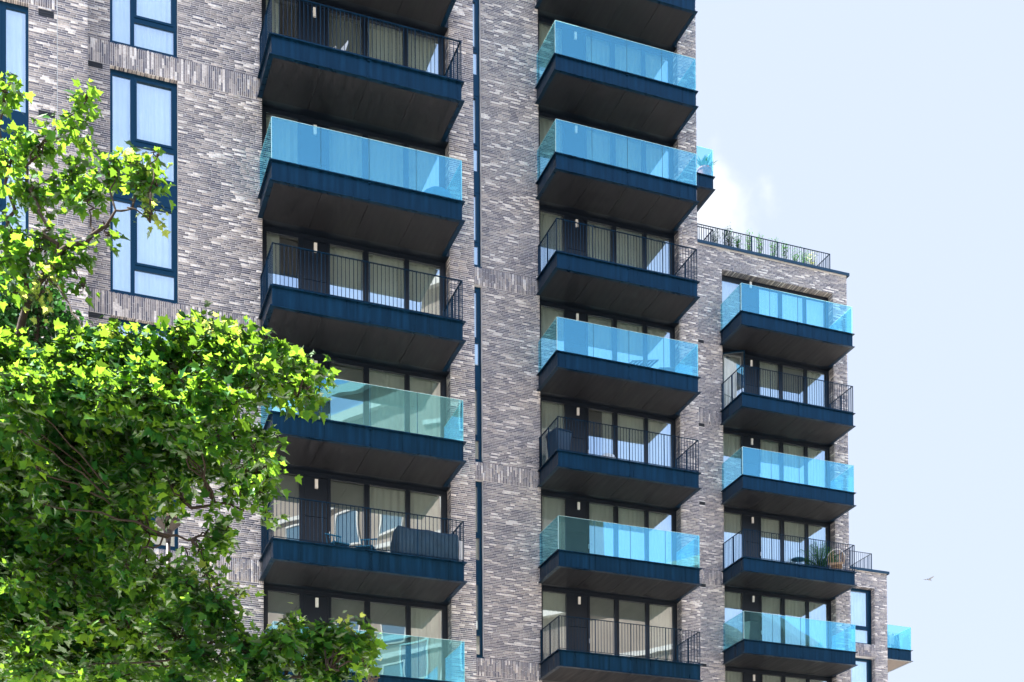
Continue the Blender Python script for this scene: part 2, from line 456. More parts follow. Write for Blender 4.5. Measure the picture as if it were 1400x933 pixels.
def jamb(wall, X, y0, y1, z0, z1):
    """brick return on the right-hand side of an opening, facing left"""
    bk = Bricks(); k = 0; z = z0; v = []
    n = int((z1 - z0) / PITCH)
    me_v, me_f, tn = [], [], []
    for k in range(n):
        za = z0 + k * PITCH; zb = za + PITCH - 0.0135
        cuts = [y0, y0 + (0.1 if k % 2 else 0.21), y1]
        for a, b in zip(cuts[:-1], cuts[1:]):
            if b - a < 0.02: continue
            q = len(me_v); X0 = X - nr.uniform(0.005, 0.01); b2 = b - 0.008
            me_v += [(X0, b2, za), (X0, a, za), (X0, a, zb), (X0, b2, zb), (X + .02, b2, za), (X + .02, a, za), (X + .02, a, zb), (X + .02, b2, zb)]
            me_f += [tuple(q + i for i in f) for f in ((0, 1, 2, 3), (0, 4, 5, 1), (1, 5, 6, 2), (2, 6, 7, 3), (3, 7, 4, 0))]
            tn += [tone()] * 5
    me = bpy.data.meshes.new('return_brickwork'); me.from_pydata(me_v, [], me_f)
    a_ = me.attributes.new('tone', 'FLOAT', 'FACE'); a_.data.foreach_set('value', tn)
    me.materials.append(MATS['brick']); o = link('return_brickwork', me, wall); o['kind'] = 'stuff'

def soldier_soffit(wall, x0, x1, y0, y1, z):
    bk_v, bk_f, tn = [], [], []
    n = int(round((x1 - x0) / PITCH)); p_ = (x1 - x0) / n
    for i in range(n):
        a = x0 + i * p_ + .002; b = a + p_ - .011; q = len(bk_v); zz = z - nr.uniform(.004, .012)
        bk_v += [(a, y0 + .002, zz), (b, y0 + .002, zz), (b, y1, zz), (a, y1, zz), (a, y0 + .002, z + .02), (b, y0 + .002, z + .02), (b, y1, z + .02), (a, y1, z + .02)]
        bk_f += [tuple(q + t for t in f) for f in BOXF]; tn += [min(1, tone() + 0.1)] * 6
    me = bpy.data.meshes.new('lintel_brickwork'); me.from_pydata(bk_v, [], bk_f)
    a_ = me.attributes.new('tone', 'FLOAT', 'FACE'); a_.data.foreach_set('value', tn)
    me.materials.append(MATS['brick']); o = link('lintel_brickwork', me, wall); o['kind'] = 'stuff'

BH = 0.58
def bands_at(x0, x1, ns): return [(x0, x1, Z(n) - BH, Z(n)) for n in ns]
def win_span(zb, nf): return (zb + 0.005, zb + nf * H - BH)

# left block, standing 1.4 m in front of the first stack
UL = (-0.94, 0.72)
opsL = [(*UL, *win_span(Z(n), 2)) for n in (2, 4, 6, 8, 10)]
ventsL = [(0.93, 1.29, 24.95, 25.12), (0.93, 1.31, 22.55, 22.70), (0.93, 1.31, 19.48, 19.65)]
bL = bands_at(-3.0, 1.352, (6, 8, 10))
wL = front_wall(-14, XL, GZ, TOP, YL, opsL, bL, bx0=-1.4, bz0=9, extra_holes=[(1.352, 1.366, GZ, TOP)] + ventsL)
MB().box(1.353, 1.365, YL - 0.004, YL + 0.02, 9, TOP).build('movement_joint', 'joint', wL)
# first stack
UA = (2.67, 4.33)
opsA = [(*UA, *win_span(Z(n), 2)) for n in (2, 4, 6, 8, 10)] + [(OX['A'], OX['A'] + OW, Z(2), TOP - 1)]
bA = bands_at(XL, OX['A'], (4, 6, 8))
ventsA = [(2.14, 2.50, Z(n) - BH - 0.16, Z(n) - BH - 0.01) for n in (4, 6, 8)]
wA = front_wall(XL, XA, GZ, TOP, YA, opsA, bA, bz0=9.5, extra_holes=ventsA, singles=bA[1:])
# second stack
UB = (12.98, 14.64)
opsB = [(*UB, *win_span(Z(4), 2)), (*UB, *win_span(Z(6), 2)), (*UB, *win_span(Z(8), 4)), (OX['B'], OX['B'] + OW, Z(2), TOP - 1)]
bB = bands_at(XA, OX['B'], (4, 6, 8))
wB = front_wall(XA, XB, GZ, TOP, YB, opsB, bB, bx0=13.6, bz0=11.5)
# third stack, which ends in a roof terrace
CT = 32.24
opsC = [(OX['C'], OX['C'] + OW, Z(2), 31.42)]
bC = bands_at(XB, OX['C'], (6, 8))
ventsC = [(25.62, 25.96, z - 0.07, z + 0.07) for z in (28.39, 25.12 - 0.02, 22.02, 18.80, 15.68)]
wC = front_wall(XB, XC, GZ, CT, YC, opsC, bC, bx0=25.2, bz0=13.5, extra_holes=ventsC)
# fourth stack
DT = 22.84
UD = (36.74, 38.05)
opsD = [(*UD, *win_span(Z(4), 2)), (*UD, Z(6) + 0.005, 22.1)]
bD = [(*UD, Z(6) - BH, Z(6))]
wD = front_wall(XC, XD, GZ, DT, YD, opsD, bD, bx0=35.6, bz0=15)
# the returns, roofs and the back of the building, thick and closed
MB().box(XL - 0.45, XL, YL + 0.45, YA, GZ, TOP).build('side_wall', 'mortar', None)
def solid(name, m, *a):
    return B_(MB().box(*a).build(name, m))
for o_ in [x for x in col.objects if x.name.startswith('side_wall')]: B_(o_)
solid('side_wall', 'mortar', XA - 0.45, XA, YA + 0.45, YB, GZ, TOP)
solid('side_wall', 'mortar', XB - 0.45, XB, YB + 0.45, YC, GZ, TOP)
solid('side_wall', 'mortar', XC - 0.45, XC, YC + 0.45, YD, GZ, CT)
solid('side_wall', 'mortar', XD - 0.45, XD, YD + 0.45, 70, GZ, DT)
solid('side_wall', 'mortar', XB - 0.45, XB, YC, 66, CT, TOP)
solid('side_wall', 'mortar', XC - 0.45, XC, YD + 0.45, 66, DT, CT)
solid('back_wall', 'mortar', -14, XD, 70, 70.4, GZ, DT)
solid('side_wall', 'mortar', -14.4, -14, YL, 70, GZ, TOP)
solid('upper_back_wall', 'mortar', -14, XC, 65.6, 66, DT, CT)
solid('tower_back_wall', 'mortar', -14, XB - 0.45, 65.2, 65.6, CT, TOP)
solid('roof', 'roof', -13.9, XB - 0.5, YC, 65, TOP - 0.4, TOP - 0.1)
solid('roof', 'roof', -13.9, XA - 0.5, YA + 0.5, YC - 0.01, TOP - 0.4, TOP - 0.1)
solid('roof', 'roof', XA - 0.49, XB - 0.5, YB + 0.5, YC - 0.01, TOP - 0.4, TOP - 0.1)
solid('roof', 'roof', XB, XC - 0.5, YC + 0.5, 65, CT - 0.5, CT - 0.2)
solid('roof', 'roof', XC, XD - 0.5, YD + 0.5, 69, DT - 0.5, DT - 0.2)
# rear wing of the tower, behind the roof terrace
solid('rear_wing', 'mortar', XB + 0.004, 26.35, 49.90, 60, CT - 0.18, TOP)
for i, (xk, op, w_) in enumerate((('A', opsA, wA), ('B', opsB, wB), ('C', opsC, wC))):
    X1 = OX[xk] + OW; Y = (YA, YB, YC)[i]; zt = op[-1][3]
    jamb(w_, X1, Y + 0.002, Y + RC, (10, 12, 14)[i], zt)
jamb(wD, UD[1], YD + .002, YD + .28, 19.46, 22.1); jamb(wD, UD[1], YD + .002, YD + .28, 16, 18.87)
soldier_soffit(wC, OX['C'], OX['C'] + OW, YC, YC + RC, 31.42)
soldier_soffit(wD, *UD, YD, YD + .28, 22.1)
for n in (4, 6, 8): soldier_soffit(wA, *UA, YA, YA + .12, Z(n) - BH)
for n in (8,): soldier_soffit(wL, *UL, YL, YL + .12, Z(n) - BH)
for w_, vs, Y in ((wL, ventsL, YL), (wA, ventsA, YA), (wC, ventsC, YC)):
    for v in vs:
        m_ = MB().box(v[0] + .004, v[1] - .004, Y - 0.006, Y + 0.02, v[2] + .004, v[3] - .004)
        for k in range(3):
            zz = v[2] + (k + .5) * (v[3] - v[2]) / 3; m_.box(v[0] + .015, v[1] - .015, Y - 0.016, Y - 0.0065, zz - .012, zz + .008)
        m_.build('air_vent', 'vent', w_)
# copings
def coping(x0, x1, y, zt, xside=True, yb=None):
    m_ = MB().box(x0, x1 + 0.09, y - 0.09, y + 0.5, zt, zt + 0.05).box(x0, x1 + 0.09, y - 0.09, y - 0.075, zt - 0.07, zt)
    m_.box(x1 - 0.5, x1 + 0.09, y + 0.5, yb, zt, zt + 0.05).box(x1 + 0.075, x1 + 0.09, y - 0.075, yb, zt - 0.07, zt)
    return B_(m_.build('coping', 'coping'))
coping(XB, XC, YC, CT + 0.06, yb=YD - .01)
solid('parapet', 'mortar', XB + .45, XC - .45, YC + .1, YC + .3, CT - .2, CT + .06)
coping(XC, XD, YD, DT + 0.04, yb=60)
solid('coping_bed', 'mortar', XB, XC, YC + .002, YC + .44, CT, CT + .059)
solid('coping_bed', 'mortar', XC, XD, YD + .002, YD + .44, DT, DT + .039)

# ------------------------------------------------------------------ windows
def curtain_mesh(w, h, seed, amp=0.035, per=0.16):
    r = random.Random(seed); n = max(6, int(w / 0.025)); ph = r.random() * 6; v = []; f = []
    rows = 5
    for i in range(n + 1):
        x = w * i / n
        for j in range(rows):
            t = j / (rows - 1)
            y = amp * math.sin(2 * math.pi * x / per + ph + 0.9 * math.sin(x * 3.1 + seed)) * (0.55 + 0.45 * (1 - t)) + 0.012 * math.sin(x * 31 + j)
            v.append((x, y, h * t))
    for i in range(n):
        for j in range(rows - 1):
            a = i * rows + j; f.append((a, a + rows, a + rows + 1, a + 1))
    me = bpy.data.meshes.new('curtain'); me.from_pydata(v, [], f); me.materials.append(MATS['curtain'])
    me.polygons.foreach_set('use_smooth', [True] * len(f))
    return me
def curtain(parent, x0, x1, z0, z1, Y):
    link('curtain', curtain_mesh(x1 - x0, z1 - z0, rng.random() * 50, per=rng.uniform(.13, .2)), parent, (x0, Y, z0))

def pane(parent, x0, x1, z0, z1, Y):
    a = rng.uniform(-.0015, .0015); b = rng.uniform(-.0015, .0015)
    v = [(x0, Y - a, z0), (x1, Y + a, z0), (x1, Y + a + b, z1), (x0, Y - a + b, z1)]
    m_ = MB(); m_.quad(*v); return m_.build('pane', 'window_glass', parent)

def room_box(parent, x0, x1, y0, y1, z0, z1):
    m_ = MB()
    m_.quad((x0, y1, z0), (x1, y1, z0), (x1, y1, z1), (x0, y1, z1))
    m_.quad((x0, y0, z0), (x0, y1, z0), (x0, y1, z1), (x0, y0, z1))
    m_.quad((x1, y0, z0), (x1, y0, z1), (x1, y1, z1), (x1, y1, z0))
    m_.quad((x0, y0, z0), (x1, y0, z0), (x1, y1, z0), (x0, y1, z0))
    m_.quad((x0, y0, z1), (x0, y1, z1), (x1, y1, z1), (x1, y0, z1))
    m_.build('interior', 'room', parent)

def frame_grid(mb, rects, x0, x1, z0, z1, Y, d=0.08):
    """solid frame with rectangular holes cut for the panes"""
    xs = sorted({x0, x1, *[v for r in rects for v in r[:2]]}); zs = sorted({z0, z1, *[v for r in rects for v in r[2:]]})
    for i in range(len(xs) - 1):
        run = None
        for j in range(len(zs) - 1):
            cx, cz = (xs[i] + xs[i + 1]) / 2, (zs[j] + zs[j + 1]) / 2
            s_ = not any(a < cx < b and c < cz < e for a, b, c, e in rects)
            if s_: run = (run[0] if run else zs[j], zs[j + 1])
            if (not s_ or j == len(zs) - 2) and run:
                mb.box(xs[i], xs[i + 1], Y, Y + d, run[0], run[1]); run = None

def casement(x0, x1, zb, nf, Y, mirror=False, top=None):
    """storey-high window of a narrow fixed light and a wide opening light over a fixed one"""
    w = x1 - x0
    ztop = top or zb + nf * H - BH
    def mx_(a, b): return (x1 - b, x1 - a) if mirror else (x0 + a, x0 + b)
    rects = []; casings = []; spand = []
    for k in range(nf):
        F = zb + k * H
        zt = F + 2.41 if not (k == nf - 1) else ztop - 0.14
        lo = F + (0.14 if k == 0 else 0.03)
        if w > 1.5:
            rects.append((*mx_(0.07, 0.50), lo, zt))
            rects.append((*mx_(0.60, w - 0.09), lo, F + 0.74)); rects.append((*mx_(0.66, w - 0.15), F + 0.92, zt - .03))
            casings.append((*mx_(0.61, w - 0.10), F + 0.86, zt + .03))
        else:
            rects.append((x0 + .10, x1 - .20, lo, F + 0.74)); rects.append((x0 + .14, x1 - .24, F + .92, zt))
            casings.append((x0 + .09, x1 - .19, F + 0.86, zt + .05))
        if k < nf - 1: spand.append((x0 + .015, x1 - .015, zt + .07, F + H - .02))
    mb = MB(); frame_grid(mb, rects, x0 + .002, x1 - .002, zb + .01, ztop - .004, Y)
    fr = B_(mb.build('window', 'frame'))
    for c in casings:      # the sash of the opening light stands proud
        m_ = MB(); r = [q for q in rects if q[0] > c[0] - .1 and q[1] < c[1] + .1 and q[2] > c[2] and q[3] < c[3]]
        if r:
            r = r[0]; m_.box(c[0], r[0], Y - .018, Y - .0005, c[2], c[3]).box(r[1], c[1], Y - .018, Y - .0005, c[2], c[3])
            m_.box(r[0], r[1], Y - .018, Y - .0005, c[2], r[2]).box(r[0], r[1], Y - .018, Y - .0005, r[3], c[3]); m_.build('sash', 'frame', fr)
    for s_ in spand: MB().box(s_[0], s_[1], Y - .012, Y - .0005, s_[2], s_[3]).build('spandrel_panel', 'frame', fr)
    for r in rects: pane(fr, r[0] - .005, r[1] + .005, r[2] - .005, r[3] + .005, Y + .03)
    for k in range(nf):
        F = zb + k * H
        curtain(fr, x0 + .04, x0 + w * .49, F + .1, F + 2.5, Y + .13); curtain(fr, x0 + w * .49, x1 - .04, F + .1, F + 2.5, Y + .14)
        room_box(fr, x0 - .3, x1 + .3, Y + .09, Y + 2.6, F, F + 2.6)
    MB().box(x0 - .0, x1 + .0, Y - .125, Y - .001, zb - .012, zb + .03).build('sill', 'frame', fr)
    return fr
for n in (4, 6, 8): casement(*UL, Z(n), 2, YL + .12, mirror=True)
for n in (4, 6, 8): casement(*UA, Z(n), 2, YA + .12)
casement(*UB, Z(4), 2, YB + .12); casement(*UB, Z(6), 2, YB + .12); casement(*UB, Z(8), 4, YB + .12)
casement(*UD, Z(6), 1, YD + .28, top=22.09); casement(*UD, Z(4), 2, YD + .28)

PX = [(.17, 1.01), (1.85, 2.76), (2.91, 3.91), (4.04, 4.93)]
cl_cache = {}
def window_wall(k, n, spec, open_left=False):
    X0, Y = OX[k], {'A': YA, 'B': YB, 'C': YC}[k] + RC
    gz0, gz1 = Z(n) + .08, Z(n + 1) - .63
    ztop = Z(n + 1) - .02
    if k == 'C' and n == 9: ztop = 31.41; gz1 = 31.20
    else: ztop = Z(n + 1) - .54
    rects = [(X0 + a, X0 + b, gz0, gz1) for a, b in PX] + [(X0 + 1.14, X0 + 1.77, gz0, gz1)]
    mb = MB(); frame_grid(mb, rects, X0 + .002, X0 + OW - .012, Z(n) - .535, ztop, Y)
    fr = B_(mb.build('window_wall', 'cladding' if n < 99 else 'frame'))
    for a, b in PX[1:]:
        m_ = MB(); a += X0 - .03; b += X0 + .03
        m_.box(a, a + .03, Y - .015, Y - .0005, gz0 - .03, gz1 + .03).box(b - .03, b, Y - .015, Y - .0005, gz0 - .03, gz1 + .03)
        m_.box(a + .03, b - .03, Y - .015, Y - .0005, gz1, gz1 + .03).box(a + .03, b - .03, Y - .015, Y - .0005, gz0 - .03, gz0); m_.build('sash', 'cladding', fr)
    MB().box(X0 + 1.145, X0 + 1.765, Y + .015, Y + .05, gz0 + .005, Z(n) + 1.46).build('cladding_panel', 'cladding', fr)
    MB().box(X0 + 1.145, X0 + 1.765, Y + .015, Y + .05, Z(n) + 1.475, gz1 - .005).build('cladding_panel', 'cladding', fr)
    lz = Z(n) + 2.33
    m_ = MB().box(X0 + 1.42, X0 + 1.50, Y - .055, Y + .0, lz - .12, lz + .12).box(X0 + 1.435, X0 + 1.485, Y - .001, Y + .02, lz - .05, lz + .05)
    m_.build('wall_light', 'lamp_white', fr)
    MB().box(X0 + 1.80, X0 + 1.82, Y - .05, Y - .016, Z(n) + .95, Z(n) + 1.1).build('door_handle', 'white_metal', fr)
    for i, (a, b) in enumerate(PX):
        if open_left and i == 0:
            # tilted-open sash with its pane, hinged on the left
            m_ = MB(); s_ = math.sin(.6); c_ = math.cos(.6); hx, hy = X0 + a, Y - .02; L = b - a
            m_.bar((hx, hy, gz0 + .03), (hx, hy, gz1 - .03), .05); q = (hx + L * c_, hy - L * s_)
            m_.bar((*q, gz0 + .03), (*q, gz1 - .03), .05); m_.bar((hx, hy, gz0 + .03), (*q, gz0 + .03), .05); m_.bar((hx, hy, gz1 - .03), (*q, gz1 - .03), .05)
            od = m_.build('open_sash', 'frame', fr)
            MB().quad((hx, hy, gz0), (*q, gz0), (*q, gz1), (hx, hy, gz1)).build('pane', 'window_glass', fr)
            m_ = MB().box(X0 + b - .06, X0 + b, Y - .01, Y + .06, gz0, gz1).box(X0 + a, X0 + b - .06, Y - .01, Y + .06, gz1 - .05, gz1); m_.build('sash_lining', 'opp_band', fr)
        else: pane(fr, X0 + a - .005, X0 + b + .005, gz0 - .005, gz1 + .005, Y + .03)
        s = spec[i]; ca, cb = X0 + a - .05, X0 + b + .05; cy = Y + .2 + .02 * (i % 2)
        if s == 'c': curtain(fr, ca, cb, gz0 - .05, gz1 + .1, cy)
        elif s == 'l': curtain(fr, ca, ca + (cb - ca) * .45, gz0 - .05, gz1 + .1, cy)
        elif s == 'r': curtain(fr, cb - (cb - ca) * .38, cb, gz0 - .05, gz1 + .1, cy)
        elif s == 'b': MB().box(ca, cb, cy, cy + .004, gz0 + .0, gz1 + .1).build('roller_blind', 'blind', fr)
    room_box(fr, X0 + .02, X0 + OW - .02, Y + .085, Y + 4, Z(n) - .0, gz1 + .12)
    # soffit of the recess between the wall face and the windows
    MB().box(X0 + .002, X0 + OW - .012, YY[k] + .01, Y - .002, Z(n) - .5, Z(n) - .02).build('threshold', 'cladding', fr)
    return fr
YY = {'A': YA, 'B': YB, 'C': YC}
specs = {('A', 9): 'cccc', ('A', 8): 'lbcc', ('A', 7): 'cccc', ('A', 6): 'lccc', ('A', 5): 'bbcc', ('A', 4): 'bbcc', ('A', 3): 'bbbc',
         ('B', 11): 'cccc', ('B', 10): 'cccc', ('B', 9): 'cccc', ('B', 8): 'cccc', ('B', 7): 'cccc', ('B', 6): 'crcc', ('B', 5): 'cccc', ('B', 4): 'cbbc',
         ('C', 9): 'cccc', ('C', 8): 'ccbc', ('C', 7): 'cccc', ('C', 6): 'cccc', ('C', 5): 'cccc', ('C', 4): 'cccc'}
for (k, n), s in specs.items(): window_wall(k, n, s, open_left=(k, n) == ('C', 8))

# ------------------------------------------------------------------ balconies
BD, BHH = 1.685, 0.527
bar_count = [0]
mesh_cache = {}
def cached(key, fn):
    if key not in mesh_cache: mesh_cache[key] = fn()
    return mesh_cache[key]
def balcony(x0, y0, n, W, kind, D=BD, soff='soffit', wall_left=False):
    """steel channel frame, soffit panels, deck and a glass or a barred guard"""
    key = (round(W, 2), round(D, 2))
    t = 0.022; ins = 0.065
    def fr_():
        m_ = MB()
        # front, left and right channels: flange, web, flange
        for za, zb in ((-t, 0.0), (-BHH, -BHH + t)):
            m_.box(0, W, 0, 0.12, za, zb).box(0, .12, .12, D, za, zb).box(W - .12, W, .12, D, za, zb)
        m_.box(ins, W - ins, ins, ins + .02, -BHH + t, -t)
        m_.box(ins, ins + .02, ins + .02, D, -BHH + t, -t).box(W - ins - .02, W - ins, ins + .02, D, -BHH + t, -t)
        # splice plate and bolts in the middle of the web
        m_.box(W / 2 - .004, W / 2 + .004, ins - .006, ins, -BHH + t + .01, -t - .01)
        for zz in (-.06, -BHH + .06): m_.box(W / 2 - .03, W / 2 + .03, .02, ins, zz - .012, zz + .012)
        return m_.mesh('balcony', 'steel')
    b = B_(link('balcony', cached(('f', key), fr_)))
    b.location = (x0, y0, Z(n))
    MB().box(.12, W - .12, .12, D, -.03, -.005).build('deck', 'teak', b)
    np_ = max(1, int(round(W / 1.22))); w = (W - .24) / np_
    for i in range(np_):
        link('soffit_panel', cached(('s', key, soff, round(w, 3)), lambda: MB().box(.004, w - .004, .122, D - .002, -BHH + .006, -BHH + .018).mesh('soffit_panel', soff)), b, (.12 + i * w, 0, 0))
    MB().box(.12, W - .12, .13, D, -BHH + .0185, -BHH + .03).build('soffit_backing', 'vent', b)
    gi = 0.06; Ht = 1.09
    nb = max(1, int(round(W / 1.25)))
    gw = (W - 2 * gi) / nb
    if kind == 'G':
        g1 = cached(('g', round(gw, 3)), lambda: MB().box(.006, gw - .006, 0, .017, .0, Ht).mesh('glass_panel', 'rail_glass'))
        e1 = cached(('ge', round(gw, 3)), lambda: MB().box(.006, gw - .006, -.0005, .0175, Ht + .0005, Ht + .006).mesh('glass_edge', 'glass_edge'))
        for i in range(nb):
            link('glass_panel', g1, b, (gi + i * gw, gi, 0)); link('glass_edge', e1, b, (gi + i * gw, gi, 0))
            if i: link('glass_joint', cached('gj', lambda: MB().box(-.0055, .0055, .002, .015, 0, Ht).mesh('glass_joint', 'gasket')), b, (gi + i * gw, gi, 0))
        sd_ = D - gi - .03
        g2 = cached(('gs', key), lambda: MB().box(0, .017, .02, sd_, 0, Ht).mesh('glass_panel', 'rail_glass'))
        e2 = cached(('gse', key), lambda: MB().box(0, .017, .02, sd_, Ht + .0005, Ht + .006).box(0, .017, -.0005, .0195, 0, Ht).mesh('glass_edge', 'glass_edge'))
        for xx in (gi, W - gi - .017):
            link('glass_panel', g2, b, (xx, gi + .018, 0)); link('glass_edge', e2, b, (xx, gi + .018, 0))
    elif kind == 'R':
        MB().box(gi, W - gi, gi, gi + .045, Ht - .012, Ht).build('top_rail', 'steel', b); MB().box(gi + .01, W - gi - .01, gi + .012, gi + .034, .05, .065).build('bottom_rail', 'steel', b)
        for xx in (gi, W - gi - .045):
            MB().box(xx, xx + .045, gi + .0455, D, Ht - .012, Ht).build('side_rail', 'steel', b); MB().box(xx + .012, xx + .034, gi + .04, D, .05, .065).build('side_bottom_rail', 'steel', b)
        pm = cached('post', lambda: MB().box(-.009, .009, .002, .043, 0, Ht - .0125).mesh('post', 'steel'))
        for i in range(nb + 1): link('post', pm, b, (gi + .012 + i * (W - 2 * gi - .024) / nb, gi, 0))
        ps = cached('posts', lambda: MB().box(-.022, .022, -.009, .009, 0, Ht - .0125).mesh('post', 'steel'))
        for xx in (gi + .022, W - gi - .022):
            for yy in (D * .52, D - .03): link('post', ps, b, (xx, yy, 0))
        bm = cached('bar', lambda: MB().box(-.0065, .0065, .015, .030, .065, Ht - .0125).mesh('baluster', 'steel'))
        rest = MB()
        pitch = gw / 12
        for i in range(nb * 12 + 1):
            if i % 12 == 0: continue
            xx = gi + i * pitch
            if bar_count[0] < 300: bar_count[0] += 1; link('baluster', bm, b, (xx, gi, 0))
            else: rest.box(xx - .0065, xx + .0065, gi + .015, gi + .030, .065, Ht - .0125)
        for x_ in (gi + .022, W - gi - .022):
            ns = int((D - gi) / .104)
            for j in range(1, ns):
                yy = gi + j * (D - gi) / ns; rest.box(x_ - .007, x_ + .007, yy - .006, yy + .006, .065, Ht - .0125)
        r_ = rest.build('balusters', 'steel', b); r_['kind'] = 'stuff'
    return b
FX = {'A': (6.349, 34.037), 'B': (16.510, 40.178), 'C': (26.646, 46.289)}
W0 = 5.105
kinds = {'A': {9: 'R', 8: 'R', 7: 'G', 6: 'R', 5: 'G', 4: 'R', 3: 'G'}, 'B': {11: 'G', 10: 'G', 9: 'G', 8: 'R', 7: 'G', 6: 'R', 5: 'G', 4: 'R'},
         'C': {9: 'G', 8: 'R', 7: 'G', 6: 'R', 5: 'G', 4: 'R'}}
order = [('A', n) for n in (4, 6, 8, 9, 7, 5, 3)] + [('B', n) for n in (4, 6, 8, 5, 7, 9, 10, 11)] + [('C', n) for n in (4, 5, 6, 7, 8, 9)]
for k, n in order: balcony(*FX[k], n, W0, kinds[k][n])
# balconies seen past the corners, on the stacks behind
balcony(21.545, 48.19, 11, W0, 'G')
mat('soffit_bounce_lit', (0.13, 0.105, 0.09), 0.7, noise=0.15)  # same soffit, with bounced sunlight painted in as a lighter tan
balcony(XD + .01, 54.167, 6, 1.46, 'G', D=4.2, soff='soffit_bounce_lit')

# ------------------------------------------------------------------ roof terrace guards
def terrace_rail(x0, x1, y, zb, zt, yb, name='terrace_railing', left=False):
    r = B_(MB().box(x0, x1, y, y + .045, zt - .014, zt).build(name, 'steel')); MB().box(x0, x1, y + .012, y + .034, zb + .08, zb + .10).build('bottom_rail', 'steel', r)
    n = int(round((x1 - x0) / 1.22))
    for i in range(n + 1):
        xx = x1 - .012 - i * 1.22
        if xx > x0: MB().box(xx - .014, xx + .014, y + .002, y + .043, zb, zt - .0145).build('post', 'steel', r)
    MB().box(x1 - .045, x1, y + .0455, yb, zt - .014, zt).build('side_rail', 'steel', r)
    m_ = MB(); xx = x1 - .1
    while xx > x0: m_.box(xx - .006, xx + .006, y + .015, y + .03, zb + .1, zt - .0145); xx -= .104
    yy = y + .12
    while yy < yb: m_.box(x1 - .03, x1 - .015, yy - .006, yy + .006, zb + .08, zt - .0145); yy += .104
    r2 = m_.build('balusters', 'steel', r); r2['kind'] = 'stuff'
    return r
terrace_rail(23, 32.05, 48.40, 32.1, 33.32, 53.0)
terrace_rail(22.5, 26.72, 48.52, 32.1, 33.30, 53.0)
terrace_rail(33.5, 38.24, 54.56, 22.7, 23.9, 62)

# ------------------------------------------------------------------ things on the balconies
def deckz(n): return Z(n) - .003
# two-part folding chair on the top left balcony
t = empty('folding_chair', (8.15, 34.75, deckz(8)), .3)
tag(t, 'slim metal folding chair on the highest railed balcony of the left stack', 'chair')
m_ = MB()
for s in (0, .4): m_.tube([(-.38, s, .02), (-.1, s, .45), (.05, s, .62), (.3, s, .02)], .014, 6).tube([(.22, s, .40), (.42, s, .92)], .014, 6)
m_.build('frame', 'white_metal', t)
MB().box(-.12, .28, .02, .38, .43, .455).build('seat', 'white_metal', t)
m_ = MB().hexa([(.33, 0, .66), (.355, 0, .65), (.355, .4, .65), (.33, .4, .66), (.42, 0, .93), (.445, 0, .92), (.445, .4, .92), (.42, .4, .93)]); m_.build('backrest', 'white_metal', t)
# round pouf
t = tag(MB().lathe([(.26, 0), (.37, .06), (.41, .22), (.38, .36), (.28, .44), (.05, .46)], n=20).build('pouf', 'blue_fabric', None, (10.86, 34.62, deckz(7)), True),
        'round blue pouf behind clear glass of the second left-stack balcony', 'pouf')
# covered sofa, heater and air conditioner
t = empty('covered_sofa', (10.45, 34.55, deckz(4)), .05)
tag(t, 'long sofa under a dark cover on the lowest railed balcony of the left stack', 'sofa')
m_ = MB(); L = 1.62
prof = [(-.36, 0), (-.38, .42), (-.36, .72), (-.28, .80), (.12, .78), (.24, .62), (.36, .5), (.38, 0)]
N = 14; vs = []
for i in range(N + 1):
    x = -L / 2 + L * i / N
    for (yy, zz) in prof:
        k = 1 + .02 * math.sin(i * 1.7 + zz * 9); sag = -.025 * math.sin(math.pi * (i % 7) / 7) if zz > .5 else 0
        vs.append((x + .01 * math.sin(zz * 20), yy * k, max(0, zz + sag)))
P_ = len(prof)
fs = [(i * P_ + j, (i + 1) * P_ + j, (i + 1) * P_ + j + 1, i * P_ + j + 1) for i in range(N) for j in range(P_ - 1)] + [tuple(range(P_ - 1, -1, -1)), tuple(N * P_ + j for j in range(P_))]
m_.v = vs; m_.f = fs; m_.build('cover', 'dark_fabric', t, smooth=False)
for sx in (-.7, .7): MB().box(sx - .04, sx + .04, -.3, .3, -.0, .03).build('foot', 'teak', t)
t = empty('folded_airer', (11.36, 34.45, deckz(4)), 0)
tag(t, 'small white ribbed radiator at the right end beside the covered sofa', 'radiator')
m_ = MB()
for i in range(7): m_.box(-.055, .055, -.2 + i * .06, -.165 + i * .06, .08, .62)
m_.build('ribs', 'white_metal', t); MB().box(-.05, .05, -.22, .22, .02, .08).build('base', 'steel', t)
for i, (xx, a) in enumerate(((8.30, .2), (9.05, -.5))):
    t = empty('garden_chair', (xx, 35.15, deckz(4)), a)
    tag(t, ('blue garden chair near the door, left of the covered sofa', 'blue garden chair close to the left end of the covered sofa')[i], 'chair', 'blue chairs left of the covered sofa')
    for sx, sy in ((-.2, -.2), (.2, -.2), (-.2, .2), (.2, .2)): MB().tube([(sx * 1.1, sy * 1.1, 0), (sx, sy, .42)], .014, 6).build('leg', 'blue_fabric', t)
    MB().box(-.23, .23, -.23, .23, .42, .45).build('seat', 'blue_fabric', t)
    m_ = MB()
    for j in range(5): m_.bar((-.2 + j * .1, .22, .45), (-.2 + j * .1, .3, .8), .03, .012)
    m_.bar((-.23, .3, .8), (.23, .3, .8), .03).build('backrest', 'blue_fabric', t)
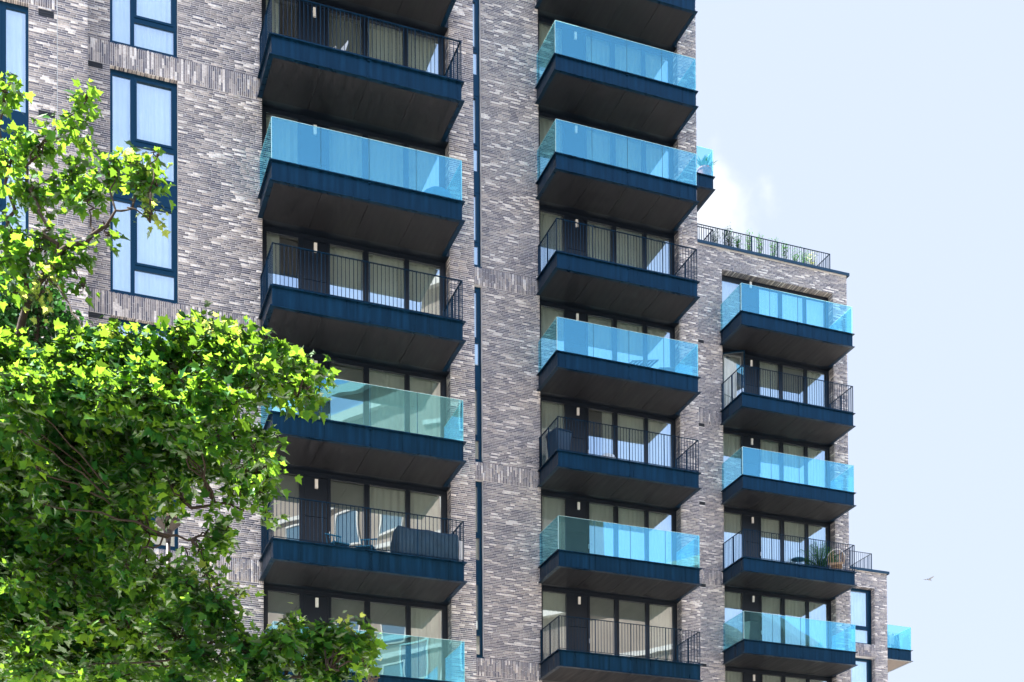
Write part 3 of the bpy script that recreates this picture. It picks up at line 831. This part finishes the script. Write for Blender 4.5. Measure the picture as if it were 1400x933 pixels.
# bin with lid
t = empty('wheelie_bin', (16.98, 41.15, deckz(6)), .15)
tag(t, 'dark wheeled bin with lid at the left end of a middle-stack balcony', 'bin')
MB().hexa([(-.22, -.25, .06), (.22, -.25, .06), (.22, .25, .06), (-.22, .25, .06), (-.29, -.32, .95), (.29, -.32, .95), (.29, .32, .95), (-.29, .32, .95)]).build('body', 'bin_plastic', t)
MB().hexa([(-.31, -.35, .952), (.31, -.35, .952), (.31, .36, .952), (-.31, .36, .952), (-.26, -.28, 1.03), (.26, -.28, 1.03), (.26, .33, 1.06), (-.26, .33, 1.06)]).build('lid', 'bin_plastic', t)
MB().tube([(-.25, .38, .98), (-.25, .44, 1.0), (.25, .44, 1.0), (.25, .38, .98)], .015, 6).build('handle', 'bin_plastic', t)
for sx in (-.27, .25): MB().tube([(sx, .25, .1), (sx + .05, .25, .1)], .1, 12).build('wheel', 'vent', t)
# slatted loungers
for i, (xx, yy, a) in enumerate(((19.75, 40.75, .1), (20.72, 40.95, 1.2))):
    t = empty('slatted_chair', (xx, yy, deckz(7)), a)
    tag(t, ('low wooden slatted deck chair lying back in the middle of the glass balcony', 'small wooden folding chair near the right end of the glass balcony')[i], 'chair')
    for j in range(7):
        f_ = j / 6; y_ = -.1; x_ = -.45 + f_ * .9
        MB().bar((x_, -.25, .28 + .2 * f_), (x_, .25, .28 + .2 * f_), .07, .02).build('slat', 'teak', t)
    m_ = MB()
    for s in (-.26, .26): m_.bar((-.5, s, .25), (.5, s, .5), .03).bar((-.35, s, 0), (.1, s, .4), .03).bar((.35, s, 0), (-.1, s, .36), .03)
    m_.build('frame', 'teak', t)
# large white ball on a small foot
t = empty('pale_ball', (18.72, 41.2, deckz(6)))
tag(t, 'big pale round ball standing behind the bars of a middle-stack balcony', 'ball')
MB().lathe([(.08, .06), (.24, .16), (.31, .34), (.24, .52), (.08, .61)], n=20).build('globe', 'linen', t, smooth=True); MB().lathe([(.14, 0), (.12, .06)]).build('foot', 'teak', t)
# leaves arching from a pot
def fronds(mb, n, L, w, droop, r, base=(0, 0, 0), up0=1.0):
    for i in range(n):
        a = r.uniform(0, 2 * math.pi); lean = r.uniform(.15, 1.0); d = Vector((math.cos(a), math.sin(a), 0)); sd_ = Vector((-d.y, d.x, 0))
        l = L * r.uniform(.65, 1); prev = None
        for j in range(6):
            t_ = j / 5; p = Vector(base) + d * (l * lean * t_) + Vector((0, 0, up0 * l * (1 - .35 * lean) * t_ - droop * l * lean * t_ * t_))
            ww = w * math.sin(math.pi * (.12 + .88 * t_)) ** .7 * (1 if j < 5 else .05); c = (p - sd_ * ww, p + sd_ * ww)
            if prev: mb.quad(prev[0], prev[1], c[1], c[0])
            prev = c
t = empty('agave_plant', (26.36, 48.55, deckz(11)))
tag(t, 'spiky green succulent in a pink pot on the balcony peeking past the tower', 'potted plant')
MB().lathe([(.20, 0), (.27, .36), (.29, .38), (.29, .44), (.24, .44)], n=16).build('pot', 'terracotta_pink', t)
m_ = MB(); fronds(m_, 34, .62, .035, .1, random.Random(3), (0, 0, .42)); m_.build('leaves', 'agave_leaf', t)
# palm and wicker chair
t = empty('palm_plant', (30.72, 47.35, deckz(6)))
tag(t, 'bushy green palm in the corner of a right-stack balcony beside the wicker chair', 'potted plant')
MB().lathe([(.16, 0), (.22, .34), (.2, .35)], n=14).build('pot', 'vent', t)
rp = random.Random(5); m_ = MB(); st = MB()
for i in range(46):
    a = rp.uniform(0, 6.28); ln = rp.uniform(.1, .9); d = Vector((math.cos(a), math.sin(a), 0)); L = rp.uniform(.8, 1.35); pts = []
    for j in range(7):
        u = j / 6; pts.append(Vector((0, 0, .33)) + d * (L * ln * .75 * u) + Vector((0, 0, L * (1.05 - .4 * ln) * u - .45 * ln * L * u * u)))
    st.tube(pts, .006, 4)
    for j in range(1, 7):
        for s in (-1, 1):
            for q in range(3):
                pb = pts[j] + (pts[j - 1] - pts[j]) * q / 3
                sd_ = Vector((-d.y, d.x, 0)) * s; tip = pb + (sd_ * .8 + d * .5 + Vector((0, 0, -.25))) * rp.uniform(.14, .22)
                m_.quad(pb, pb + d * .018, tip + d * .008, tip)
st.build('stems', 'palm_leaf', t); m_.build('leaves', 'palm_leaf', t); t.scale = (1.25, 1.1, 1.12)
t = empty('wicker_chair', (31.22, 46.95, deckz(6)), 2.6)
tag(t, 'pale wicker armchair at the right end of a right-stack balcony', 'chair')
m_ = MB(); m_.box(-.27, .27, -.27, .27, .38, .46); m_.build('seat', 'wicker', t)
m_ = MB()
for j in range(9):
    a = math.pi * (j / 8); m_.bar((.3 * math.cos(a), .05 + .28 * math.sin(a), .44), (.34 * math.cos(a), .08 + .34 * math.sin(a), .62 + .3 * math.sin(a)), .055, .02)
m_.build('backrest', 'wicker', t)
MB().tube([(.36 * math.cos(a), .08 + .36 * math.sin(a), .62 + .3 * math.sin(a)) for a in [math.pi * q / 10 for q in range(11)]], .02, 6).build('rim', 'white_metal', t)
for sx, sy in ((-.24, -.24), (.24, -.24), (-.24, .24), (.24, .24)): MB().tube([(sx * 1.15, sy * 1.15, 0), (sx, sy, .4)], .018, 6).build('leg', 'white_metal', t)
t = empty('folding_table', (29.35, 46.75, deckz(6)))
tag(t, 'low blue metal table behind the bars of the balcony with the palm', 'table')
MB().lathe([(.26, .36), (.26, .385)], n=18).build('tabletop', 'blue_fabric', t)
for a in (0, 2.1, 4.2): MB().tube([(.24 * math.cos(a), .24 * math.sin(a), 0), (.1 * math.cos(a), .1 * math.sin(a), .36)], .012, 6).build('leg', 'blue_fabric', t)
# clothes airer with washing
t = empty('clothes_airer', (39.55, 55.0, deckz(6)), .1)
tag(t, 'white clothes airer hung with pale washing behind glass at the far right', 'clothes airer')
m_ = MB()
for s in (-.3, .3): m_.tube([(-.45, s, 0), (.0, s, .9), (.45, s, 0)], .012, 6)
for j in range(7): m_.tube([(-.5 + j * .16, -.3, .9), (-.5 + j * .16, .3, .9)], .006, 5)
m_.tube([(-.5, -.3, .9), (.5, -.3, .9)], .012, 6).tube([(-.5, .3, .9), (.5, .3, .9)], .012, 6).build('rack', 'white_metal', t)
t0 = t
for j, (xx, hh, mm, nm) in enumerate(((-.36, .62, 'linen', 'pale towel on the left of the clothes airer'), (-.04, .5, 'linen', 'pale shirt in the middle of the clothes airer'), (.28, .66, 'dark_linen', 'blue garment on the right of the clothes airer'))):
    m_ = MB(); N = 10
    for q in range(N):
        y_a, y_b = -.24 + .48 * q / N, -.24 + .48 * (q + 1) / N; w1, w2 = .03 * math.sin(q * 1.9 + j), .03 * math.sin((q + 1) * 1.9 + j)
        m_.quad((xx + w1 + .04, y_a, .9 - hh), (xx + w2 + .04, y_b, .9 - hh), (xx + .01, y_b, .912), (xx + .01, y_a, .912))
        m_.quad((xx - w1 - .04, y_a, .95 - hh), (xx - .01, y_a, .912), (xx - .01, y_b, .912), (xx - w2 - .04, y_b, .95 - hh))
    o = m_.build('laundry', mm); o.location = t0.location; o.rotation_euler = t0.rotation_euler; tag(o, nm, 'laundry')
# ball on the lower right balcony
t = MB().lathe([(.02, 0), (.17, .06), (.24, .2), (.24, .28), (.17, .42), (.02, .48)], n=18).build('garden_ball', 'linen', None, (29.6, 46.75, deckz(4) + .62), True)
tag(t, 'pale round ball on a stand showing at the bottom edge of the right stack', 'lampshade')
MB().tube([(29.6, 46.75, deckz(4)), (29.6, 46.75, deckz(4) + .62)], .015, 6).build('stand', 'white_metal', t).matrix_parent_inverse = Matrix.Translation(-t.location)

# dead twigs in a planter on the lowest left balcony
# ------------------------------------------------------------------ roof terrace planting
rr = random.Random(21)
def bush(name, loc, h, w, label, mats_='dark_leaf', n=130, seed=0, group=None, cat='plant'):
    r = random.Random(seed); t = empty(name, loc); tag(t, label, cat, group)
    st = MB(); lf = MB()
    for i in range(7):
        a = r.uniform(0, 6.28); rr_ = w * r.uniform(.1, .5); top_ = Vector((math.cos(a) * rr_, math.sin(a) * rr_, h * r.uniform(.84, 1)))
        pts = [Vector((0, 0, 0)), top_ * .5 + Vector((0, 0, h * .06)), top_]; st.tube(pts, [.012, .008, .004], 5)
        for k in range(n // 7):
            u = r.uniform(.45, 1.02); p = pts[0].lerp(top_, u) + Vector((r.gauss(0, 1), r.gauss(0, 1), r.gauss(0, .6))) * w * .14
            d = Vector((r.gauss(0, 1), r.gauss(0, 1), r.gauss(.5, .6))).normalized(); s = d.orthogonal().normalized() * .022; L = r.uniform(.07, .13)
            lf.quad(p, p + d * L * .5 + s, p + d * L, p + d * L * .5 - s)
    st.build('stems', 'bark', t); lf.build('foliage', mats_, t)
    return t
pl = [(978, .45, .5, 'dark_leaf'), (993, 1.0, .45, 'dark_leaf'), (998, .8, .35, 'dark_leaf'), (1010, .5, .5, 'palm_leaf'), (1025, .9, .42, 'palm_leaf'), (1040, .85, .35, 'palm_leaf'), (1058, .85, .4, 'palm_leaf'), (1074, .7, .36, 'palm_leaf'),
      (1090, .5, .6, 'palm_leaf'), (1102, .5, .5, 'palm_leaf'), (1115, .5, .6, 'sunlit_yellow_leaf')]
names_ = ['low dark shrub just right of the diagonal brace of the roof terrace railing', 'tallest dark upright shrub behind the roof terrace railing', 'dark bushy shrub against the second railing post of the roof terrace',
          'low sparse green shrub between the dark shrubs and the tall green one', 'upright mid green shrub left of the centre post of the roof railing', 'narrow green shrub just right of the centre post of the roof railing',
          'full leafy green shrub in the middle of the roof terrace planting', 'slim green shrub right of the middle post, fourth from the right', 'low spreading green shrub, third from the right on the roof terrace', 'low green shrub, second from the right on the roof terrace', 'yellow-green feathery shrub by the corner of the roof terrace railing']
for i, (px, h_, w_, mm) in enumerate(pl):
    x_ = 26.95 + (px - 978) / (1136 - 978) * (32.2 - 26.95)
    bush('roof_shrub', (x_, 48.80, 32.05), 1.05 + h_ * .72, w_ * .8, names_[i], mm, 260, i, 'shrubs along the roof terrace railing')
t = MB().box(26.8, 31.9, 48.75, 49.2, 31.9, 32.25).build('planter_trough', 'coping'); tag(t, 'long dark planter trough holding the shrubs behind the roof railing', 'planter')

# ------------------------------------------------------------------ neighbour across the street (mirrored in the glazing)
nb = empty('neighbouring_building', (20, 0, GZ), math.atan2(.81, .59))
tag(nb, 'pale brick block with white bands across the street, mirrored in the lower glass balustrades', 'building')
# local x runs along its front (towards +x away), local y+ faces the apartment building
gm = MB().box(0, 1.5, .02, .06, 0, 1.8).mesh('window', 'opp_glass')
fm = MB().box(-.1, 0, .0, .1, -.1, 1.9).box(1.5, 1.6, .0, .1, -.1, 1.9).box(0, 1.5, .0, .1, 1.8, 1.9).box(0, 1.5, .0, .1, -.1, 0).mesh('window_frame', 'opp_band')
for a, b, top_, yf in ((-46, 2, 37.5, 0), (2.01, 9, 43, 0), (9.01, 32, 27, 0)):
    MB().box(a, b, -14, yf, 0, top_).build('wall', 'opp_brick', nb)
    MB().box(a - .2, b + .2 if b > 30 else b, -14.2, .35, top_ + .001, top_ + .5).build('cornice', 'opp_band', nb)
    for k in range(int((top_ - 3) / 3)):
        MB().box(a + .01, b - .01, .001, .12, 2.9 + k * 3.0, 3.15 + k * 3.0).build('band', 'opp_band', nb)
        for i in range(int((b - a) / 3.4)):
            if k > 2: link('window', gm, nb, (a + 1.2 + i * 3.4, 0, .7 + k * 3.0)); link('window_frame', fm, nb, (a + 1.2 + i * 3.4, 0, .7 + k * 3.0))

# ------------------------------------------------------------------ street lamp
lp = at(230, 742, 24)
t = empty('street_lamp', (lp.x, lp.y, GZ)); tag(t, 'brown street lamp with a cup-shaped head and pale globe among the leaves', 'street lamp')
hz_ = lp.z - GZ
MB().tube([(0, 0, 0), (0, 0, .9), (0, 0, .95), (0, 0, hz_)], [.09, .085, .055, .038], 12).build('pole', 'lamp_metal', t, smooth=True)
MB().lathe([(.045, hz_), (.05, hz_ + .12), (.075, hz_ + .13), (.08, hz_ + .20), (.21, hz_ + .33), (.215, hz_ + .38), (.14, hz_ + .38)], n=18).build('cup', 'lamp_metal', t)
MB().lathe([(.11, hz_ + .38), (.155, hz_ + .41), (.15, hz_ + .47), (.10, hz_ + .53), (.02, hz_ + .55)], n=18).build('globe', 'globe', t, smooth=True)

# ------------------------------------------------------------------ trees
def leaf_template():
    """five-lobed maple leaf, stalk at the origin, tip along +y, slightly folded"""
    half = [(0.0, 0.0), (.16, -.06), (.40, .02), (.30, .14), (.50, .30), (.52, .42), (.34, .42), (.24, .46), (.22, .62), (.12, .72), (0, 1.0)]
    pts = [(x, y) for x, y in half] + [(-x, y) for x, y in half[-2:0:-1]]
    c = (0, .34)
    v = [(c[0], c[1], 0.0)] + [(x, y, abs(x) * .22 - .10 * (y - .34) ** 2) for x, y in pts]
    n = len(pts); f = [(0, i + 1, (i + 1) % n + 1) for i in range(n)]
    return np.array(v), np.array(f)
LV, LF = leaf_template()
def small_leaf():
    v = np.array([(0, 0, 0), (.28, .25, .05), (.30, .6, .05), (0, 1, -.08), (-.30, .6, .05), (-.28, .25, .05)]); f = np.array([(0, 1, 2), (0, 2, 3), (0, 3, 4), (0, 4, 5)])
    return v, f
def leaf_frames(P, size, r, out=None, up=0.9, jit=0.55):
    n = len(P)
    nrm = r.normal(0, jit, (n, 3)); nrm[:, 2] += up
    if out is not None: nrm += out * .35
    nrm /= np.linalg.norm(nrm, axis=1)[:, None]
    d = r.normal(0, 1, (n, 3)); d[:, 2] -= .5
    if out is not None: d += out * 1.1
    d -= nrm * (d * nrm).sum(1)[:, None]; d /= np.linalg.norm(d, axis=1)[:, None]
    s = np.cross(d, nrm)
    return s, d, nrm
def leaf_mesh(name, P, sizes, fr, tv, tf, m):
    s, d, nrm = fr; n = len(P); k = len(tv)
    cz = (np.sin(np.arange(n) * 12.9898) * 0.5 + 0.5)[:, None, None] * 2.6 - 0.3
    V = P[:, None, :] + sizes[:, None, None] * (tv[None, :, 0:1] * s[:, None, :] + tv[None, :, 1:2] * d[:, None, :] + cz * tv[None, :, 2:3] * nrm[:, None, :])
    F = (np.arange(n)[:, None, None] * k + tf[None]).reshape(-1)
    me = bpy.data.meshes.new(name); me.vertices.add(n * k); me.vertices.foreach_set('co', V.reshape(-1).astype(np.float32))
    me.loops.add(len(F)); me.loops.foreach_set('vertex_index', F.astype(np.int32))
    me.polygons.add(len(F) // 3); me.polygons.foreach_set('loop_start', (np.arange(len(F) // 3) * 3).astype(np.int32))
    me.update(calc_edges=True); me.materials.append(MATS[m]); return me

def to_np(v): return np.array(tuple(v))
def branch(mb, pts, r0, r1, seed=0, wob=.05):
    r = random.Random(seed); P = [Vector(p) for p in pts]; out = []
    for a, b in zip(P[:-1], P[1:]):
        for q in range(4): out.append(a.lerp(b, q / 4) + Vector((r.gauss(0, wob), r.gauss(0, wob), r.gauss(0, wob))) * (0 if (q == 0) else 1))
    out.append(P[-1]); n = len(out)
    mb.tube(out, [r0 + (r1 - r0) * i / (n - 1) for i in range(n)], 7)
    return out

def grow_tree(name, label, base, limbs, clumps, leafsize, tmpl, mats_, seed, singles=0, up=.9):
    t = empty(name, base); tag(t, label, 'tree')
    inv = Matrix.Translation(-Vector(base))
    r = np.random.default_rng(seed); rg = random.Random(seed)
    tr = MB(); nodes = []
    for (pts, r0, r1) in limbs: nodes += [(p, ) for p in branch(tr, pts, r0, r1, seed, .04)]
    tips = MB(); allP, allO, allM = [], [], []
    nod = np.array([to_np(p[0]) for p in nodes])
    for (px, py, dep, rx, ry, n, kind) in clumps:
        c = to_np(at(px, py, dep)); sx, sy = rx / FPX * dep, ry / FPX * dep; sz = max(sx, sy) * .8
        # twig from the nearest limb
        j = int(np.argmin(((nod - c) ** 2).sum(1))); a = Vector(nod[j]); cv = Vector(c)
        branch(tips, [a, a.lerp(cv, .55) + Vector((0, 0, .06)), cv], .011, .005, rg.random(), .02)
        R = np.array([to_np(CR), to_np(CD), to_np(CF)])
        sub = max(3, int(n / 22))
        for q in range(sub):
            u = r.normal(0, 1, 3); u /= np.linalg.norm(u); rad = r.uniform(.35, 1) ** .6
            e = c + (u * np.array([sx, sy, sz]) * rad) @ R
            m_ = int(round(n / sub))
            # leaves scattered along the twig, densest at its end
            f_ = r.beta(2.6, 1.1, m_)[:, None]
            P = c + (e - c) * f_ + r.normal(0, 1, (m_, 3)) * (.055 + .09 * min(sx, sy))
            branch(tips, [cv, Vector(c + (e - c) * .5) + Vector((0, 0, .03)), Vector(e)], .008, .003, rg.random(), .012)
            allP.append(P); allO.append((P - c) / (np.linalg.norm(P - c, axis=1)[:, None] + 1e-6)); allM += [kind] * m_
    P = np.concatenate(allP); O = np.concatenate(allO); K = np.array(allM)
    tro = tr.build('trunk', 'bark', None, smooth=True); tro.parent = t; tro.matrix_parent_inverse = inv
    two = tips.build('twigs', 'bark', None); two.parent = t; two.matrix_parent_inverse = inv
    crown = None
    for ki, mm in enumerate(mats_):
        sel = K == ki
        if not sel.any(): continue
        p_, o_ = P[sel], O[sel]
        sz_ = leafsize * r.uniform(.5, 1.25, len(p_)) * (0.7 if mm == 'sunlit_yellow_leaf' else 1)
        frm = leaf_frames(p_, sz_, r, o_, up)
        if singles and ki == 0:
            idx = np.argsort(-sz_ / (p_ @ to_np(CF)))[:singles]; mask = np.ones(len(p_), bool); mask[idx] = False
            me0 = leaf_mesh('leaf', np.zeros((1, 3)), np.ones(1), (np.array([[1., 0, 0]]), np.array([[0, 1., 0]]), np.array([[0, 0, 1.]])), *tmpl, mm)
        else: mask = np.ones(len(p_), bool); idx = []
        me = leaf_mesh('crown', p_[mask], sz_[mask], tuple(a[mask] for a in frm), *tmpl, mm)
        o = bpy.data.objects.new('crown' if ki == 0 else 'sunlit_foliage', me); col.objects.link(o); o.parent = t; o.matrix_parent_inverse = inv; o['kind'] = 'stuff'
        if ki == 0: crown = o
        for i in idx:
            M = Matrix((frm[0][i], frm[1][i], frm[2][i])).transposed()
            lo = bpy.data.objects.new('leaf', me0); col.objects.link(lo); lo.parent = t; lo.matrix_parent_inverse = inv
            lo.matrix_basis = Matrix.Translation(Vector(p_[i])) @ M.to_4x4() @ Matrix.Diagonal((sz_[i], sz_[i], sz_[i], 1))
    return t

tb = at(-230, 1433, 14.5); tb.z = GZ
D0 = 14.0
limbs = [
    ([tb, tb + Vector((.1, .1, 3)), at(-200, 1000, 14.5), at(-120, 760, 14.3)], .30, .13),
    ([at(-120, 760, 14.3), at(-40, 560, 14.2), at(30, 440, 14), at(80, 355, 13.8), at(125, 322, 13.7), at(158, 288, 13.6)], .055, .012),
    ([at(80, 355, 13.8), at(60, 315, 13.8), at(42, 260, 13.9), at(38, 225, 14)], .022, .010),
    ([at(38, 400, 14), at(10, 300, 14), at(2, 200, 14.2), at(10, 120, 14.2)], .026, .008),
    ([at(158, 288, 13.6), at(185, 286, 13.5), at(205, 280, 13.5)], .010, .005),
    ([at(-60, 600, 15.2), at(90, 600, 15.0), at(220, 650, 14.4), at(262, 600, 13.8), at(285, 560, 13.5), at(330, 525, 13.4), at(400, 532, 13.3), at(425, 528, 13.3)], .05, .008),
    ([at(-120, 760, 14.3), at(60, 760, 15.0), at(150, 715, 14.2), at(230, 735, 13.3), at(262, 738, 13.2)], .035, .008),
    ([at(150, 850, 14.8), at(215, 870, 13.8), at(290, 878, 13.1), at(300, 868, 13.1)], .03, .01),
    ([at(-200, 1000, 14.5), at(0, 940, 15), at(150, 850, 14.8), at(250, 900, 13.6), at(360, 930, 13), at(450, 915, 12.9)], .055, .01),
    ([at(262, 695, 13.5), at(310, 688, 13.4), at(355, 680, 13.3)], .016, .007),
    ([at(220, 650, 14.4), at(262, 695, 13.5)], .03, .016),
]
# (px, py, depth, half width, half height in px, leaves, kind): where foliage sits in the crown
cl = []
def C_(px, py, d, rx, ry, n, k=0): cl.append((px, py, d, rx, ry, int(n * 1.9), k))
# sparse top left sprays
C_(8, 125, 14.1, 18, 42, 40); C_(20, 220, 14.1, 36, 36, 80); C_(55, 200, 14, 28, 30, 60); C_(100, 180, 13.9, 18, 40, 50); C_(118, 138, 13.9, 12, 18, 22)
C_(45, 265, 14, 42, 28, 80); C_(95, 240, 13.9, 36, 26, 75); C_(120, 275, 13.8, 28, 22, 50); C_(155, 235, 13.7, 26, 28, 60); C_(190, 250, 13.6, 22, 34, 60); C_(190, 225, 13.6, 18, 26, 45, 1)
C_(205, 292, 13.6, 14, 20, 20, 1); C_(215, 215, 13.6, 12, 12, 8); C_(215, 255, 13.6, 10, 10, 4); C_(150, 322, 13.7, 14, 12, 12); C_(20, 320, 14, 35, 25, 80); C_(60, 340, 13.9, 32, 16, 55)
C_(100, 355, 13.8, 30, 18, 50); C_(115, 392, 13.8, 12, 14, 9); C_(25, 356, 13.8, 36, 14, 60); C_(60, 400, 13.7, 26, 22, 45, 1); C_(18, 400, 13.6, 15, 25, 14); C_(74, 366, 13.7, 26, 8, 16)
# main upper mass, lit along its top
for px, py, n in ((-5, 492, 120), (18, 478, 60), (45, 502, 130), (70, 488, 60), (96, 480, 80), (122, 466, 60), (146, 462, 30), (172, 484, 80), (200, 466, 30), (212, 492, 100), (246, 466, 60), (278, 452, 70), (300, 466, 90), (326, 462, 60), (346, 486, 110), (378, 492, 90), (402, 505, 90), (425, 514, 70)):
    C_(px, py, 13.5 + rng.uniform(-.5, .3), 26, 15, n)
for px, py, n in ((10, 525, 160), (60, 535, 160), (108, 512, 140), (150, 500, 130), (190, 520, 140), (232, 505, 130), (270, 500, 120), (312, 508, 100), (350, 520, 80), (385, 530, 70), (412, 532, 50)):
    C_(px, py + rng.uniform(-6, 6), 13.3 + rng.uniform(-.5, .3), 32, 20, n)
for px, py, n in ((35, 565, 150), (90, 560, 150), (140, 548, 140), (185, 560, 130), (230, 545, 130), (275, 540, 110), (315, 545, 60)):
    C_(px, py + rng.uniform(-8, 8), 13.2 + rng.uniform(-.6, .4), 32, 20, n)
for px, py in ((300, 456), (165, 462), (250, 456), (205, 560), (325, 470)): C_(px, py, 13.3, 20, 12, 24, 1)  # brighter leaf colour set where the sun strikes the top
for px, py, n in ((20, 600, 260), (75, 605, 240), (215, 585, 230), (262, 580, 220), (300, 575, 150), (320, 598, 60), (240, 625, 200), (285, 618, 110)):
    C_(px, py, 13.5 + rng.uniform(-.3, .3), 36, 30, n)
# right-hand cluster
C_(355, 610, 13.3, 22, 22, 60); C_(345, 650, 13.3, 28, 28, 100); C_(362, 672, 13.2, 16, 28, 50); C_(325, 665, 13.4, 18, 20, 40); C_(366, 705, 13.2, 9, 12, 12); C_(375, 620, 13.3, 12, 10, 12)
# interior, in its own shade
for px in range(-10, 260, 42):
    for py in range(620, 940, 46):
        lim = 215 + 25 * math.sin(py * .03)
        if px < lim: C_(px + rng.uniform(-12, 12), py + rng.uniform(-12, 12), 14.4 + rng.uniform(-.4, .4), 34, 32, 210)
for px in range(-10, 250, 60):  # back layers added to stop wall and sky light behind the interior
    for py in range(560, 940, 60):
        C_(px + rng.uniform(-12, 12), py + rng.uniform(-12, 12), 15.3 + rng.uniform(-.3, .3), 44, 44, 170)
        if px < 200: C_(px, py + 20, 16.2 + rng.uniform(-.3, .3), 44, 44, 150)
# thick shelf of foliage added to shade the interior, reaching forward and out of frame
for px in range(-60, 230, 44):
    for dd in (12.6, 13.2, 13.9, 14.6, 15.3):
        C_(px, 540 + rng.uniform(-26, 22), dd + rng.uniform(-.3, .3), 40, 20, 190)
for px in range(-330, -50, 50):
    for dd in (12.3, 13.0, 13.8, 14.6): C_(px, 500 - (px + 50) * .15 + rng.uniform(-30, 30), dd, 46, 34, 170)  # unseen foliage left of the frame, added to keep sun off the interior
for px, py in ((60, 600), (100, 590), (135, 600), (165, 625), (100, 630), (140, 650), (175, 665), (205, 645), (60, 660), (120, 690), (160, 710)): C_(px, py, 13.3 + rng.uniform(-.2, .2), 30, 22, 80)
for px, py in ((120, 600), (165, 610), (150, 650), (190, 630), (110, 640), (70, 650)): C_(px, py, 14.0, 28, 22, 120)
C_(215, 700, 13.6, 30, 16, 70); C_(196, 745, 13.4, 28, 30, 100); C_(262, 655, 13.5, 26, 20, 70); C_(290, 690, 13.3, 10, 12, 10)
C_(290, 735, 13.2, 30, 20, 46); C_(310, 725, 13.2, 14, 22, 26); C_(275, 752, 13.2, 18, 12, 14)
C_(285, 782, 13.2, 26, 10, 16); C_(298, 805, 13.2, 8, 8, 4)
for px, py, n in ((262, 585, 40), (215, 575, 40), (300, 598, 34), (240, 610, 30), (30, 590, 26), (50, 640, 16), (345, 612, 26), (360, 640, 22), (330, 640, 20), (60, 690, 10), (35, 575, 20)):
    C_(px, py, 12.7 + rng.uniform(-.2, .2), 20, 10, n)
# lower right sprays
for px, py, rx, ry, n in ((255, 800, 26, 22, 90), (235, 775, 24, 20, 80), (270, 835, 34, 26, 130), (300, 825, 22, 18, 60), (310, 850, 22, 22, 70), (325, 868, 14, 16, 26), (240, 870, 40, 30, 170), (290, 905, 40, 26, 190),
                          (340, 905, 34, 22, 130), (385, 890, 34, 22, 130), (400, 862, 22, 12, 40), (440, 875, 30, 18, 90), (480, 872, 24, 20, 70), (430, 905, 40, 22, 140), (478, 900, 26, 22, 80), (500, 880, 10, 14, 14), (350, 935, 50, 22, 180), (440, 935, 44, 20, 150), (496, 912, 12, 18, 16),
                          (60, 930, 60, 30, 200), (160, 930, 60, 30, 200), (250, 945, 50, 26, 180)):
    C_(px, py, 13.1 + rng.uniform(-.3, .2), rx, ry, n)
for px, py in ((395, 858), (470, 858), (330, 812), (285, 790)): C_(px, py, 13.0, 14, 9, 12, 1)
# crown outside the frame, so that it stays a whole tree
for q in range(16):
    C_(rng.uniform(-420, -110), rng.uniform(560, 960), rng.uniform(13.4, 15.6), 70, 70, 160)
# the gap through which the lamp and a window show
cl = [((200 - c[3] if 680 < c[1] < 780 and c[0] < 250 and c[0] + c[3] > 200 and c[4] > 14 else c[0]),) + c[1:] for c in cl]
cl = [c for c in cl if not (698 < c[1] < 768 and 198 < c[0] < 256)]
for px, py in ((60, 720), (110, 740), (160, 735), (40, 790), (100, 800), (160, 790), (200, 790), (70, 860), (140, 850), (200, 840), (190, 700)): C_(px, py, 13.7, 34, 24, 90)
grow_tree('maple_tree', 'large maple tree with bright green lobed leaves in front of the left wall', tuple(tb), limbs, cl, 0.100, (LV, LF), ['leaf', 'sunlit_yellow_leaf'], 4, singles=300)
# darker tree behind
tb2 = at(-40, 1433, 19.5); tb2.z = GZ
lim2 = [([tb2, at(-30, 1000, 19.5), at(10, 700, 19.4), at(40, 500, 19.2), at(55, 430, 19.2)], .22, .03), ([at(10, 700, 19.4), at(90, 600, 19), at(110, 520, 19)], .06, .02)]
cl2 = []
for px, py, rx, ry, n in ((15, 430, 34, 34, 520), (55, 425, 36, 34, 560), (85, 450, 26, 34, 420), (40, 480, 50, 34, 560), (95, 500, 26, 32, 320), (65, 398, 26, 14, 160), (20, 395, 30, 20, 200), (-40, 450, 40, 60, 500)):
    cl2.append((px, py, 19.2, rx, ry, n, 0))
for px in range(-60, 170, 55):
    for py in range(540, 900, 60): cl2.append((px, py, 19.3, 40, 40, 330, 0))
grow_tree('dark_leaved_tree', 'dark evergreen tree with small leaves behind the maple at the left edge', tuple(tb2), lim2, cl2, 0.095, small_leaf(), ['dark_leaf'], 9, up=.5)

# dry twigs and a bird
t = empty('dry_branch', tuple(at(508, 935, 12.9))); tag(t, 'tangle of dry leafless twigs at the bottom edge beside the maple leaves', 'twigs')
m_ = MB(); r = random.Random(8)
for i in range(22):
    a = r.uniform(-.5, 3.6); L = r.uniform(.05, .13); p = Vector((r.uniform(-.06, .06), 0, r.uniform(-.04, .02))); q = p + Vector((math.cos(a) * L, r.uniform(-.05, .05), abs(math.sin(a)) * L))
    m_.tube([p, p.lerp(q, .5) + Vector((0, 0, .015)), q], [.004, .003, .002], 5)
m_.tube([(-.02, 0, -.6), (0, 0, 0)], .008, 6).build('twigs', 'twig', t)
bp_ = at(1270, 793, 60)
t = empty('flying_bird', tuple(bp_), .3); tag(t, 'tiny grey bird flying in the open sky at the right', 'bird')
MB().tube([(-.16, 0, 0), (-.08, 0, .01), (.02, 0, .015), (.1, 0, .01), (.15, 0, .015), (.18, 0, .01)], [.006, .03, .04, .03, .025, .005], 8).build('body', 'bird', t, smooth=True)
for s in (-1, 1):
    MB().hexa([(-.05, 0, .02), (.06, 0, .02), (.03, s * .26, .07), (-.05, s * .24, .07), (-.05, 0, .03), (.06, 0, .03), (.03, s * .26, .075), (-.05, s * .24, .075)]).build('wing', 'bird', t)
